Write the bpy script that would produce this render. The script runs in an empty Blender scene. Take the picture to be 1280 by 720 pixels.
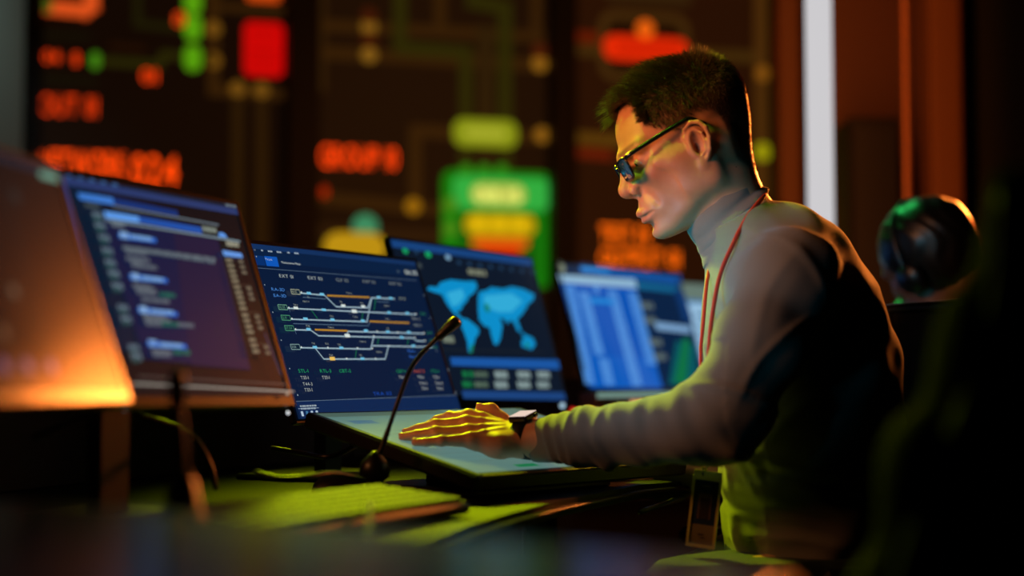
import bpy, math, random
import numpy as np
from mathutils import Vector, Matrix
random.seed(7); rng = np.random.RandomState(11)
C = bpy.context.scene.collection
PI = math.pi
# ------------------------------------------------------------------ camera model (photo taken as 1280x720)
FPX = 1900.0; HORIZ = 470.0; CAMH = 0.95
PITCH = math.atan((HORIZ-360)/FPX)
CO = np.array([0, 0, CAMH]); CF = np.array([0, math.cos(PITCH), math.sin(PITCH)])
CU = np.array([0, -math.sin(PITCH), math.cos(PITCH)]); CR = np.array([1., 0, 0])
def ray(x, y): return CF + CR*(x-640)/FPX + CU*(360-y)/FPX
def P(x, y, d):
    r = ray(x, y); return CO + r*d/r[1]
def PZ(x, y, z):
    r = ray(x, y); return CO + r*(z-CAMH)/r[2]
# ------------------------------------------------------------------ materials
def lin(c):
    return tuple((v/255/12.92 if v/255 <= .04045 else ((v/255+.055)/1.055)**2.4) for v in c)
def mat(name, col, rough=.5, metal=0., spec=.5, emit=None, estr=1., bump=None, coat=0., alpha=1., trans=0., sss=0., sheen=0., linear=False):
    m = bpy.data.materials.new(name); m.use_nodes = True
    nt = m.node_tree; b = nt.nodes['Principled BSDF']
    c = col if linear else lin(col)
    b.inputs['Base Color'].default_value = (*c, 1)
    b.inputs['Roughness'].default_value = rough; b.inputs['Metallic'].default_value = metal
    b.inputs['Specular IOR Level'].default_value = spec
    b.inputs['Coat Weight'].default_value = coat
    b.inputs['Alpha'].default_value = alpha
    b.inputs['Transmission Weight'].default_value = trans
    b.inputs['Sheen Weight'].default_value = sheen
    if sss:
        b.inputs['Subsurface Weight'].default_value = sss
        b.inputs['Subsurface Radius'].default_value = (.01, .004, .002)
    if emit is not None:
        b.inputs['Emission Color'].default_value = (*lin(emit), 1); b.inputs['Emission Strength'].default_value = estr
    if bump:
        tc = nt.nodes.new('ShaderNodeTexCoord'); n = nt.nodes.new('ShaderNodeTexNoise'); bp = nt.nodes.new('ShaderNodeBump')
        n.inputs['Scale'].default_value = bump[0]; n.inputs['Detail'].default_value = 4
        bp.inputs['Strength'].default_value = bump[1]; bp.inputs['Distance'].default_value = bump[2]
        nt.links.new(tc.outputs['Object'], n.inputs['Vector']); nt.links.new(n.outputs['Fac'], bp.inputs['Height']); nt.links.new(bp.outputs['Normal'], b.inputs['Normal'])
    return m
_em = {}
SCR = [.38, .5]          # gloss of the screen being drawn
def em(c, rough=None, s=1.):
    r_, sp = (SCR[0], SCR[1]) if rough is None else (rough, .5 if rough > .35 else SCR[1])
    k = (tuple(c), r_, sp, s)
    if k not in _em:
        _em[k] = mat('glow_%d_%d_%d' % tuple(c), (6, 6, 7), r_, 0, sp, c, s)
    return _em[k]
# ------------------------------------------------------------------ mesh builder
class MB:
    def __init__(s): s.v = []; s.f = []; s.m = []; s.mats = []; s.sm = []
    def mi(s, m):
        if m is None: return 0
        if m not in s.mats: s.mats.append(m)
        return s.mats.index(m)
    def add(s, v, f, m=None, smooth=False):
        o = len(s.v); s.v += [tuple(map(float, p)) for p in v]; i = s.mi(m)
        for q in f: s.f.append(tuple(o+k for k in q)); s.m.append(i); s.sm.append(smooth)
        return s
    def box(s, lo, hi, m=None, M=None, bev=0):
        x0, y0, z0 = lo; x1, y1, z1 = hi
        if bev:
            # chamfered box: convex hull of 24 points
            b = bev; pts = []
            for sx in (0, 1):
                for sy in (0, 1):
                    for sz in (0, 1):
                        c = [(x0, x1)[sx], (y0, y1)[sy], (z0, z1)[sz]]; d = [(b, -b)[sx], (b, -b)[sy], (b, -b)[sz]]
                        for a in range(3):
                            q = [c[i]+(0 if i == a else d[i]) for i in range(3)]; pts.append(q)
            import bmesh
            bm = bmesh.new()
            for q in pts: bm.verts.new(q)
            r = bmesh.ops.convex_hull(bm, input=bm.verts)
            bmesh.ops.dissolve_limit(bm, angle_limit=.01, verts=bm.verts, edges=bm.edges)
            bm.verts.ensure_lookup_table(); bm.verts.index_update()
            vs = [v.co.copy() for v in bm.verts]; fs = [[v.index for v in f.verts] for f in bm.faces]; bm.free()
            if M is not None: vs = [M @ v for v in vs]
            return s.add(vs, fs, m)
        vs = [Vector(q) for q in ((x0,y0,z0),(x1,y0,z0),(x1,y1,z0),(x0,y1,z0),(x0,y0,z1),(x1,y0,z1),(x1,y1,z1),(x0,y1,z1))]
        if M is not None: vs = [M @ v for v in vs]
        return s.add(vs, [(3,2,1,0),(4,5,6,7),(0,1,5,4),(1,2,6,5),(2,3,7,6),(3,0,4,7)], m)
    def tube(s, pts, r, m=None, n=10, cap=True, flat=None):
        pts = [Vector(p) for p in pts]; k = len(pts)
        rs = r if hasattr(r, '__len__') else [r]*k
        up = None; vs = []
        for i, p in enumerate(pts):
            t = (pts[min(i+1, k-1)]-pts[max(i-1, 0)]).normalized()
            if up is None:
                up = Vector((0, 0, 1)) if abs(t.z) < .9 else Vector((1, 0, 0))
                if flat is not None: up = Vector(flat)
            a = t.cross(up).normalized(); b = a.cross(t).normalized(); up = b
            for j in range(n):
                an = 2*PI*j/n; ra, rb = (rs[i], rs[i]) if not isinstance(rs[i], tuple) else rs[i]
                vs.append(p+a*math.cos(an)*ra+b*math.sin(an)*rb)
        fs = [(i*n+j, i*n+(j+1) % n, (i+1)*n+(j+1) % n, (i+1)*n+j) for i in range(k-1) for j in range(n)]
        if cap: fs += [tuple(range(n-1, -1, -1)), tuple((k-1)*n+j for j in range(n))]
        return s.add(vs, fs, m, True)
    def lathe(s, prof, c=(0, 0, 0), m=None, n=28, M=None, sx=1, sy=1):
        vs = []
        for r, z in prof:
            for j in range(n):
                a = 2*PI*j/n; v = Vector((r*math.cos(a)*sx, r*math.sin(a)*sy, z))
                if M is not None: v = M @ v
                vs.append(v+Vector(c))
        k = len(prof)
        fs = [(i*n+j, i*n+(j+1) % n, (i+1)*n+(j+1) % n, (i+1)*n+j) for i in range(k-1) for j in range(n)]
        fs += [tuple(range(n-1, -1, -1)), tuple((k-1)*n+j for j in range(n))]
        return s.add(vs, fs, m, True)
    def prism(s, poly, z0, z1, m=None, M=None):
        n = len(poly); vs = [Vector((x, y, z0)) for x, y in poly]+[Vector((x, y, z1)) for x, y in poly]
        if M is not None: vs = [M @ v for v in vs]
        return s.add(vs, [tuple(range(n-1, -1, -1)), tuple(range(n, 2*n))]+[(i, (i+1) % n, n+(i+1) % n, n+i) for i in range(n)], m)
    def build(s, name, m=None, parent=None, M=None, kind=None):
        me = bpy.data.meshes.new(name); me.from_pydata(s.v, [], s.f)
        mats = s.mats or [m]
        for q in mats: me.materials.append(q)
        if s.mats and len(s.mats) > 1: me.polygons.foreach_set('material_index', s.m)
        me.polygons.foreach_set('use_smooth', s.sm); me.update()
        o = bpy.data.objects.new(name, me); C.objects.link(o)
        if M is not None: o.matrix_world = M
        if parent is not None: o.parent = parent
        if kind: o['kind'] = kind
        return o
def tag(o, label, cat=None, group=None, kind=None):
    if label: o['label'] = label
    if cat: o['category'] = cat
    if group: o['group'] = group
    if kind: o['kind'] = kind
    return o
def thing(name, label, cat, loc=(0, 0, 0), rz=0, group=None):
    o = bpy.data.objects.new(name, None); C.objects.link(o); o.location = loc; o.rotation_euler = (0, 0, rz); o.empty_display_size = .05
    return tag(o, label, cat, group)
def catmull(pts, n=6):
    pts = [np.array(p, float) for p in pts]; q = [2*pts[0]-pts[1]]+pts+[2*pts[-1]-pts[-2]]; out = []
    for i in range(1, len(q)-2):
        for k in range(n):
            t = k/n
            out.append(.5*((2*q[i])+(-q[i-1]+q[i+1])*t+(2*q[i-1]-5*q[i]+4*q[i+1]-q[i+2])*t*t+(-q[i-1]+3*q[i]-3*q[i+1]+q[i+2])*t**3))
    out.append(pts[-1]); return out
# ------------------------------------------------------------------ glyphs for writing
_gl = {}
def glyph(ch):
    if ch not in _gl:
        cu = bpy.data.curves.new('t', 'FONT'); cu.body = ch; cu.size = 1; cu.resolution_u = 3
        o = bpy.data.objects.new('t', cu); C.objects.link(o)
        dg = bpy.context.evaluated_depsgraph_get(); me = o.evaluated_get(dg).to_mesh()
        vs = [(v.co.x, v.co.y) for v in me.vertices]; fs = [tuple(p.vertices) for p in me.polygons]
        bpy.data.objects.remove(o); bpy.data.curves.remove(cu)
        xs = [v[0] for v in vs] or [0, .3]
        _gl[ch] = ([(x-min(xs), y) for x, y in vs], fs, max(xs)-min(xs))
    return _gl[ch]
# flat artwork lying on a plane (screens, wall panels): layered quads in the plane's own metres
class Art:
    """origin o, right r, up u, normal n; coordinates (a,b) in metres. Pixel helpers only read off where a mark lies on the plane."""
    def __init__(s, o, r, u):
        s.o = np.array(o, float); s.r = np.array(r, float); s.u = np.array(u, float); s.n = np.cross(s.r, s.u); s.mb = MB(); s.l = 0; s.step = .00012; s.reg = (0, 0, 1, 1)
    def region(s, x, y, k): s.reg = (x, y, k)
    def px(s, X, Y):
        x, y = s.reg[0]+X/s.reg[2], s.reg[1]+Y/s.reg[2]
        rr = ray(x, y); t = ((s.o-CO)@s.n)/(rr@s.n); q = CO+rr*t-s.o
        return np.array([q@s.r, q@s.u])
    def poly(s, pts, m, dl=1):
        s.l += dl; h = s.l*s.step
        s.mb.add([(a, -h, b) for a, b in pts], [tuple(range(len(pts)))], m)
    def rect(s, a0, b0, a1, b1, m, dl=1):
        s.poly([(min(a0, a1), min(b0, b1)), (max(a0, a1), min(b0, b1)), (max(a0, a1), max(b0, b1)), (min(a0, a1), max(b0, b1))], m, dl)
    def rr(s, a0, b0, a1, b1, rad, m, dl=1):
        a0, a1 = sorted((a0, a1)); b0, b1 = sorted((b0, b1)); rad = min(rad, (a1-a0)/2.01, (b1-b0)/2.01); p = []
        for cx, cy, s0 in ((a1-rad, b1-rad, 0), (a0+rad, b1-rad, 1), (a0+rad, b0+rad, 2), (a1-rad, b0+rad, 3)):
            for k in range(5):
                t = (s0+k/4)*PI/2; p.append((cx+rad*math.cos(t), cy+rad*math.sin(t)))
        s.poly(p, m, dl)
    def R(s, X0, Y0, X1, Y1, m, rad=0, dl=1):          # read two corners off the photo
        a = s.px(X0, Y0); b = s.px(X1, Y1)
        if rad: s.rr(a[0], a[1], b[0], b[1], rad, m, dl)
        else: s.rect(a[0], a[1], b[0], b[1], m, dl)
    def Q(s, pts, m, dl=1):
        q = [s.px(*p) for p in pts]
        ar = sum(q[i][0]*q[(i+1) % len(q)][1]-q[(i+1) % len(q)][0]*q[i][1] for i in range(len(q)))
        s.poly(q if ar > 0 else q[::-1], m, dl)
    def line(s, pts, w, m, raw=False):
        q = [np.array(p, float) if raw else s.px(*p) for p in pts]
        for a, b in zip(q[:-1], q[1:]):
            d = b-a; L = np.linalg.norm(d)
            if L < 1e-6: continue
            d /= L; nn = np.array([-d[1], d[0]])*w/2; e = d*w/2*.8
            s.poly([a-e-nn, b+e-nn, b+e+nn, a-e+nn], m, .02)
        s.l += 1
    def dash(s, p, q, w, n, m):
        a = s.px(*p); b = s.px(*q)
        for k in range(n):
            s.line([a+(b-a)*k/n, a+(b-a)*(k+.45)/n], w, m, True); s.l -= 1
        s.l += 1
    def dot(s, X, Y, rad, m, sy=1.):
        a = s.px(X, Y); s.poly([(a[0]+rad*math.cos(t*PI/8), a[1]+rad*sy*math.sin(t*PI/8)) for t in range(16)], m, .05)
    def text(s, txt, X, Y, h, m, sp=.12, wid=1., raw=None):
        a = s.px(X, Y) if raw is None else np.array(raw, float); x = a[0]; sc = h/.7
        for ch in txt:
            if ch == ' ': x += .35*sc*wid; continue
            vs, fs, w = glyph(ch)
            hh = (s.l+.5)*s.step
            s.mb.add([(x+vx*sc*wid, -hh, a[1]-h/2+vy*sc) for vx, vy in vs], fs, m)
            x += (w+sp)*sc*wid
        s.l += .02
    def fit(s, txt, X0, X1, Y, h, m):               # writing set to span between two places on the plane
        a = s.px(X0, Y); L = s.px(X1, Y)[0]-a[0]; sc = h/.7
        w = sum(.35*sc if c == ' ' else (glyph(c)[2]+.12)*sc for c in txt)-.12*sc
        s.text(txt, X0, Y, h, m, wid=L/w)
    def words(s, X0, Y0, X1, Y1, h, m, n=4):        # a line of unreadably small print
        a = s.px(X0, Y0); b = s.px(X1, Y1); L = b[0]-a[0]; t = 0
        while t < .97:
            w = (.5+rng.rand())/n*.8
            e = min(1, t+w); s.rect(a[0]+L*t, a[1]-h/2, a[0]+L*e, a[1]+h/2, m, 0); t = e+.12/n
        s.l += .3
# ------------------------------------------------------------------ signed-distance sculpting with surface nets
class Sdf:
    """ops: (kind, fn, centre, reach, k); fn takes world points (N,3)."""
    def __init__(s): s.ops = []; s.post = []; s.keepall = True
    def op(s, kind, fn, c, R, k): s.ops.append((kind, fn, np.array(c, float), R, k))
    def ell(s, c, r, F=None, kind='+', k=.01):
        c = np.array(c, float); r = np.array(r, float)
        if F is None: F = FW
        cw = F.w(c)
        def fn(p):
            q = (F.l(p)-c)/r; n = np.sqrt((q*q).sum(1))+1e-9; m = np.sqrt(((q/r)**2).sum(1))+1e-9
            return n*(n-1)/m
        s.op(kind, fn, cw, max(r), k)
    def cap(s, a, b, ra, rb=None, F=None, kind='+', k=.01):
        if F is None: F = FW
        rb = ra if rb is None else rb; a = np.array(a, float); b = np.array(b, float); d = b-a; L2 = d@d+1e-12
        cw = F.w((a+b)/2)
        def fn(p):
            q = F.l(p)-a; t = np.clip(q@d/L2, 0, 1); return np.sqrt(((q-t[:, None]*d)**2).sum(1))-(ra+(rb-ra)*t)
        s.op(kind, fn, cw, math.sqrt(L2)/2+max(ra, rb), k)
    def chain(s, pts, rs, **kw):
        for i in range(len(pts)-1): s.cap(pts[i], pts[i+1], rs[i], rs[i+1], **kw)
    def ev(s, p, c=None, R=None):
        d = np.full(len(p), 10.)
        for kind, fn, oc, oR, k in s.ops:
            if c is not None and np.linalg.norm(oc-c) > oR+R+.03: continue
            e = fn(p)
            if kind == '+':
                h = np.clip(.5+.5*(e-d)/k, 0, 1); d = e*(1-h)+d*h-k*h*(1-h)
            elif kind == '-':
                h = np.clip(.5-.5*(d+e)/k, 0, 1); d = d*(1-h)-e*h+k*h*(1-h)
            elif kind == '&':
                h = np.clip(.5-.5*(e-d)/k, 0, 1); d = e*(1-h)+d*h+k*h*(1-h)
        for fn in s.post: d = fn(p, d)
        return d
    def mesh(s, h, lo, hi, B=20):
        lo = np.array(lo, float); hi = np.array(hi, float); nb = np.ceil((hi-lo)/(h*B)).astype(int)
        g = np.stack(np.meshgrid(*[np.arange(n) for n in nb], indexing='ij'), -1).reshape(-1, 3)
        cc = lo+(g+.5)*B*h; d = s.ev(cc); br = B*h*.5*1.74
        g = g[np.abs(d) < br*1.5+.012]; VK = []; VP = []; FQ = []
        ar = np.arange(-1, B+2); G = np.stack(np.meshgrid(ar, ar, ar, indexing='ij'), -1); n = len(ar)
        for gb in g:
            idx = gb*B; pts = lo+(G.reshape(-1, 3)+idx)*h
            D = s.ev(pts, lo+(gb+.5)*B*h, br+2*h).reshape(n, n, n); I = D < 0
            if I.all() or not I.any(): continue
            m = n-1
            acc = np.zeros((m, m, m, 3)); cnt = np.zeros((m, m, m))
            for ax in range(3):
                for o1 in (0, 1):
                    for o2 in (0, 1):
                        s0 = [slice(0, m)]*3; o = [a for a in range(3) if a != ax]
                        s0[o[0]] = slice(o1, m+o1); s0[o[1]] = slice(o2, m+o2); s1 = list(s0); s1[ax] = slice(1, m+1)
                        A = D[tuple(s0)]; Bv = D[tuple(s1)]; cr = (A < 0) != (Bv < 0)
                        t = np.where(cr, A/np.where(cr, A-Bv, 1), 0)
                        acc[..., ax] += np.where(cr, t, 0); acc[..., o[0]] += cr*o1; acc[..., o[1]] += cr*o2; cnt += cr
            cm = cnt > 0; ci = np.argwhere(cm); pos = acc[cm]/cnt[cm][:, None]
            gi = ci-1+idx; key = ((gi[:, 0]+5)*4096+(gi[:, 1]+5))*4096+(gi[:, 2]+5)
            VK.append(key); VP.append(lo+(gi+pos)*h)
            for ax in range(3):
                o = [a for a in range(3) if a != ax]
                s0 = [slice(1, B+1)]*3; s1 = list(s0); s1[ax] = slice(2, B+2)
                A = I[tuple(s0)]; Bv = I[tuple(s1)]
                for flip, M_ in ((False, A & ~Bv), (True, ~A & Bv)):
                    e = np.argwhere(M_)
                    if not len(e): continue
                    e = e+idx; q = []
                    seq = [(0, 0), (1, 0), (1, 1), (0, 1)]
                    if (ax == 1) != flip: seq = seq[::-1]
                    for (u, v) in seq:
                        w = e.copy(); w[:, o[0]] -= 1-u; w[:, o[1]] -= 1-v
                        q.append(((w[:, 0]+5)*4096+(w[:, 1]+5))*4096+(w[:, 2]+5))
                    FQ.append(np.stack(q, 1))
        VK = np.concatenate(VK); VP = np.concatenate(VP); FQ = np.concatenate(FQ)
        uk, ui = np.unique(VK, return_index=True); V = VP[ui]; Fi = np.searchsorted(uk, FQ)
        ok = (Fi < len(uk)).all(1) & (uk[np.minimum(Fi, len(uk)-1)] == FQ).all(1)
        Fi = Fi[ok]
        # light smoothing: one pass towards neighbours
        for it in range(2):
            sm = np.zeros_like(V); ct = np.zeros(len(V))
            for a in range(4):
                b = (a+1) % 4
                np.add.at(sm, Fi[:, a], V[Fi[:, b]]); np.add.at(sm, Fi[:, b], V[Fi[:, a]]); np.add.at(ct, Fi[:, a], 1); np.add.at(ct, Fi[:, b], 1)
            V = V*.6+.4*sm/np.maximum(ct, 1)[:, None]
        # keep the solid pieces, drop crumbs
        lab = np.arange(len(V))
        while not s.keepall:
            l0 = lab.copy()
            for a in range(4):
                b = (a+1) % 4; np.minimum.at(lab, Fi[:, a], lab[Fi[:, b]]); np.minimum.at(lab, Fi[:, b], lab[Fi[:, a]])
            lab = lab[lab]; lab = lab[lab]
            if (lab == l0).all(): break
        big = np.bincount(lab).argmax(); keep = lab == big
        if s.keepall: return V, Fi
        ren = np.cumsum(keep)-1; Fi = ren[Fi[keep[Fi[:, 0]]]]; V = V[keep]
        return V, Fi
class Frame:
    def __init__(s, o, X, Y, Z, sc=1.): s.o = np.array(o, float); s.M = np.array([X, Y, Z], float); s.s = sc   # rows = axes
    def l(s, p): return (p-s.o)@s.M.T/s.s
    def w(s, q): return np.array(q, float)@s.M*s.s+s.o
FW = Frame((0, 0, 0), (1, 0, 0), (0, 1, 0), (0, 0, 1))
def np_mesh(name, V, F, m, parent=None, attrs=None):
    me = bpy.data.meshes.new(name); me.vertices.add(len(V)); me.vertices.foreach_set('co', V.astype(np.float32).ravel())
    k = F.shape[1]; me.loops.add(F.size); me.loops.foreach_set('vertex_index', F.astype(np.int32).ravel())
    me.polygons.add(len(F)); me.polygons.foreach_set('loop_start', np.arange(0, F.size, k, dtype=np.int32)); me.polygons.foreach_set('loop_total', np.full(len(F), k, np.int32))
    me.polygons.foreach_set('use_smooth', np.ones(len(F), bool)); me.update(calc_edges=True); me.validate()
    me.materials.append(m)
    if attrs:
        for n_, a in attrs.items():
            at = me.color_attributes.new(n_, 'FLOAT_COLOR', 'POINT'); at.data.foreach_set('color', np.concatenate([a, np.ones((len(a), 1))], 1).astype(np.float32).ravel())
    o = bpy.data.objects.new(name, me); C.objects.link(o)
    if parent is not None: o.parent = parent
    return o
def mirror_frame(F): return F
# ------------------------------------------------------------------ human figure
def head_frame(o, pitch, yaw, side=-1, facing=-1, sc=1.):
    """f forward, u up, s towards the viewer's side"""
    f = np.array([facing*math.cos(pitch), 0, -math.sin(pitch)]); u = np.array([facing*math.sin(pitch), 0, math.cos(pitch)])
    s_ = np.array([0, side, 0.])
    f2 = f*math.cos(yaw)+s_*math.sin(yaw); s2 = s_*math.cos(yaw)-f*math.sin(yaw)
    return Frame(o, f2, u, s2, sc)
def head_ops(S, F, detail=True):
    S.ell((-.008, .026, 0), (.101, .077, .073), F, k=.01)
    S.ell((.035, .010, 0), (.071, .068, .061), F, k=.02)            # forehead block
    S.ell((.046, -.045, 0), (.062, .062, .055), F, k=.02)           # mid face
    S.ell((.056, -.088, 0), (.047, .040, .036), F, k=.02)
    for sg in (1, -1):
        S.cap((-.004, -.030, sg*.058), (.004, -.088, sg*.050), .018, .016, F, k=.028)      # jaw ramus
        S.cap((.004, -.088, sg*.049), (.080, -.122, sg*.016), .0165, .0145, F, k=.024)     # jaw line
        S.ell((.064, -.045, sg*.044), (.030, .020, .018), F, k=.022)                        # cheekbone
        S.cap((.103, -.004, sg*.006), (.085, .001, sg*.044), .0125, .0105, F, k=.012)       # brow
        S.ell((-.030, -.038, sg*.052), (.022, .026, .014), F, k=.014)                       # mastoid
    for sg in (1, -1): S.ell((.032, -.060, sg*.046), (.036, .040, .020), F, k=.024)
    S.cap((-.046, -.020, 0), (-.018, -.092, 0), .048, .0475, F, k=.02)
    S.ell((.096, -.124, 0), (.0190, .0165, .022), F, k=.012)        # chin
    S.ell((.055, -.128, 0), (.035, .012, .026), F, k=.012)          # under the jaw
    S.ell((.084, -.090, 0), (.0340, .028, .031), F, k=.016)         # mouth mound
    for sg in (1, -1):
        S.ell((.107, -.020, sg*.029), (.0175, .0125, .0175), F, '-', .012)                  # socket
        S.ell((.088, -.068, sg*.058), (.026, .022, .006), F, '-', .022)                     # cheek hollow
        S.ell((.070, .036, sg*.078), (.030, .026, .012), F, '-', .02)                       # temple
    # nose
    S.chain([(.103, -.012, 0), (.112, -.028, 0), (.1235, -.046, 0)], [.0085, .0088, .0100], F=F, k=.008)
    S.ell((.1235, -.051, 0), (.0118, .0105, .0110), F, k=.006)
    S.cap((.122, -.056, 0), (.108, -.064, 0), .0065, .006, F, k=.005)
    for sg in (1, -1):
        S.ell((.1100, -.0555, sg*.0150), (.0125, .0092, .0062), F, k=.0035)
        S.ell((.1145, -.0625, sg*.0080), (.0068, .0045, .0036), F, '-', .003)
        S.cap((.095, -.030, sg*.016), (.108, -.050, sg*.010), .010, .007, F, k=.010)
    # lips
    S.chain([(0.1025, -0.0940, -.024), (0.1135, -0.0917, -.012), (0.1175, -0.0907, 0), (0.1135, -0.0917, .012), (0.1025, -0.0940, .024)], [.003, .0060, .0068, .0060, .003], F=F, k=.004)
    S.chain([(0.1010, -0.0980, -.022), (0.1105, -0.1030, -.011), (0.1140, -0.1040, 0), (0.1105, -0.1030, .011), (0.1010, -0.0980, .022)], [.003, .0062, .0072, .0062, .003], F=F, k=.004)
    S.chain([(0.1040, -0.0960, -.026), (0.1175, -0.0975, -.012), (0.1235, -0.0977, 0), (0.1175, -0.0975, .012), (0.1040, -0.0960, .026)], [.0012, .0016, .0016, .0016, .0012], F=F, kind='-', k=.003)
    S.ell((0.1170, -0.1150, 0), (.010, .0055, .016), F, '-', .010)
    if detail:
        for sg in (1, -1):
            e = np.array((.0885, -.0205, sg*.031))
            S.ell(e, (.0128, .0128, .0128), F, k=.004)                                      # lids
            S.chain([e+(.002, .0015, -.016), e+(.0125, .0010, -.004), e+(.0115, -.0005, .006), e+(.003, -.0040, .0135)], [.0024, .0044, .0044, .0024], F=F, kind='-', k=.0015)
            S.ell(e, (.0119, .0119, .0119), F, k=.0008)
            S.chain([e+(.0135, .0085, -.010), e+(.0145, .0060, .002), e+(.007, .0015, .0145)], [.0012, .0016, .0012], F=F, kind='-', k=.003)
            S.chain([e+(.0125, -.0105, -.008), e+(.0105, -.0125, .004), e+(.004, -.010, .013)], [.0012, .0018, .0012], F=F, kind='-', k=.005)
        # nasolabial crease
        for sg in (1, -1):
            S.chain([(.107, -.058, sg*.0205), (.101, -.073, sg*.030), (.094, -.088, sg*.034)], [.0006, .0010, .0005], F=F, kind='-', k=.010)
    ear_ops(S, F, 1); ear_ops(S, F, -1)
def ear_ops(S, F, sg):
    # ear plane coordinates: a back-to-front, b up, built around (-.010,-.028)
    def e(a, b, s=0): return (.010+a, -.036+b, sg*(.0700+s+(-a)*.42))
    S.ell(e(-.002, .004, .000), (.0155, .0265, .0075), F, k=.006)
    S.ell(e(-.001, .000, .0085), (.0110, .0215, .0105), F, '-', .003)
    rim = [e(.010, .006, .004), e(.013, .017, .004), (e(.009, .029, .005)), e(-.002, .0345, .006), e(-.013, .030, .007), e(-.0185, .018, .007), e(-.0180, .003, .006), e(-.0125, -.013, .005), e(-.005, -.023, .003)]
    S.chain(rim, [.0026, .0030, .0032, .0034, .0036, .0036, .0033, .0030, .0040], F=F, k=.002)
    S.ell(e(.003, -.0285, .001), (.0075, .0090, .0042), F, k=.005)
    ah = [e(-.004, .024, .004), e(-.0105, .014, .005), e(-.0110, .000, .005), e(-.0065, -.012, .005), e(.000, -.0165, .004)]
    S.chain(ah, [.0018, .0026, .0026, .0024, .0024], F=F, k=.002)
    S.cap(e(.011, -.002, .003), e(.009, -.012, .003), .0042, .0032, F, k=.003)
    S.ell(e(.003, -.004, .001), (.0052, .0080, .0060), F, '-', .002)
def hand_pose():
    """left hand lying on the tilted display: chains of joints in world space"""
    W = P(655, 549, 2.262)
    fg = [
        [P(588, 551, 2.215), P(552, 551, 2.203), P(533, 552.5, 2.203), P(519, 553, 2.205)],      # little finger
        [P(585, 541, 2.243), P(545, 540, 2.232), P(521, 543.5, 2.236), P(503.5, 546.5, 2.240)],  # ring
        [P(583, 530, 2.272), P(545, 531, 2.270), P(523, 536, 2.285), P(508, 541, 2.295)],        # middle
        [P(586, 522, 2.300), P(562, 521, 2.318), P(546, 525, 2.340), P(537, 530.5, 2.355)]]      # index
    rs = [[.0100, .0074, .0066, .0058], [.0108, .0082, .0074, .0066], [.0112, .0084, .0076, .0068], [.0108, .0082, .0074, .0064]]
    th = [P(641, 541, 2.290), P(627, 525, 2.303), P(614, 512.5, 2.310), P(600.5, 510.5, 2.312)]
    tr = [.0135, .0108, .0092, .0078]
    return W, fg, rs, th, tr
def hand_ops(S, T=lambda p: p):
    """T maps the modelled hand to another place"""
    W, fg, rs, th, tr = hand_pose()
    Wt = T(W); hyp = [T(P(596, 556, 2.216)), T(P(622, 558, 2.222)), T(P(646, 556, 2.24))]
    S.chain([T(P(690, 548, 2.235)), Wt], [.026, .0245], k=.012)
    S.ell(T(P(662, 549, 2.256)), (.020, .034, .0255), k=.02)
    S.chain(hyp, [.0085, .0165, .0185], k=.014)
    for i, (c, r) in enumerate(zip(fg, rs)):
        c = [T(q) for q in c]
        S.cap(Wt*.72+c[0]*.28, c[0], .0165, r[0]*1.12, k=.010)
        S.chain(c, r, k=.0025)
        S.ell(c[1], (r[1]*1.13,)*3, k=.003); S.ell(c[0]+np.array([0, 0, .001]), (r[0]*1.10,)*3, k=.005)
        up = np.array([0, -.12, .99])
        S.chain([Wt*.6+c[0]*.4+up*.0150, Wt*.25+c[0]*.75+up*.0125, c[0]+up*.0085, c[0]*.5+c[1]*.5+up*.0052], [.0022, .0030, .0032, .002], k=.005)  # tendons
    t = [T(q) for q in th]
    S.chain([Wt*.65+t[0]*.35]+t, [.018]+tr, k=.008)
    S.ell(t[2], (tr[2]*1.05,)*3, k=.003)
    S.ell((t[1]*.5+T(fg[3][0])*.5), (.017, .012, .008), k=.012)     # web of the thumb
def nail_data():
    W, fg, rs, th, tr = hand_pose(); out = []
    for c, r in list(zip(fg, rs))+[(th, tr)]:
        out.append((c[-2], c[-1], r[-1]))
    return out
# ------------------------------------------------------------------ the man at the touch display
HF = head_frame(P(858, 161, 2.30), math.radians(24), math.radians(2.5))
man = thing('person', 'man in grey turtleneck sweater and dark glasses leaning over the tilted touch display', 'person', (0, 0, 0))
man.location = tuple(P(1005, 690, 2.3)*np.array([1, 1, 0])); 
def put(o, par):                       # parent and keep the world place
    o.parent = par; o.matrix_parent_inverse = Matrix.Translation(par.location).inverted() if par.type == 'EMPTY' else Matrix.Identity(4); return o
SK = Sdf(); head_ops(SK, HF)
NB = P(922, 282, 2.31)
SK.chain([HF.w((-.016, -.045, 0)), HF.w((-.010, -.098, 0)), NB], [.052, .0525, .058], k=.018)
SK.ell(HF.w((.030, -.125, 0)), (.030, .030, .020), k=.02)
# inner frame of the body under the clothes
SHn, ELn = P(990, 345, 2.13), P(905, 522, 2.07); SHf, ELf = P(975, 345, 2.49), P(905, 560, 2.52)
CH = P(990, 400, 2.31); PEL = P(1005, 690, 2.31)
SK.chain([NB, CH, PEL], [.055, .075, .045], k=.03); SK.chain([CH, SHn, ELn, P(800, 541, 2.13), P(690, 548, 2.235)], [.05, .042, .036, .032, .028], k=.012)
SK.chain([CH, SHf, ELf], [.05, .042, .036], k=.012)
hand_ops(SK)
# far hand resting on the desk edge behind the body: the modelled hand mirrored
Wp = P(655, 549, 2.262); RW = P(790, 592, 2.60)
def Tm(p):
    q = (p-Wp); return RW+np.array([q[0]*.92, -q[1]*.9, q[2]*.9-.012-q[0]*.12])
SK.chain([ELf, Tm(P(690, 548, 2.235))], [.034, .028], k=.012); hand_ops(SK, Tm)
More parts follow.
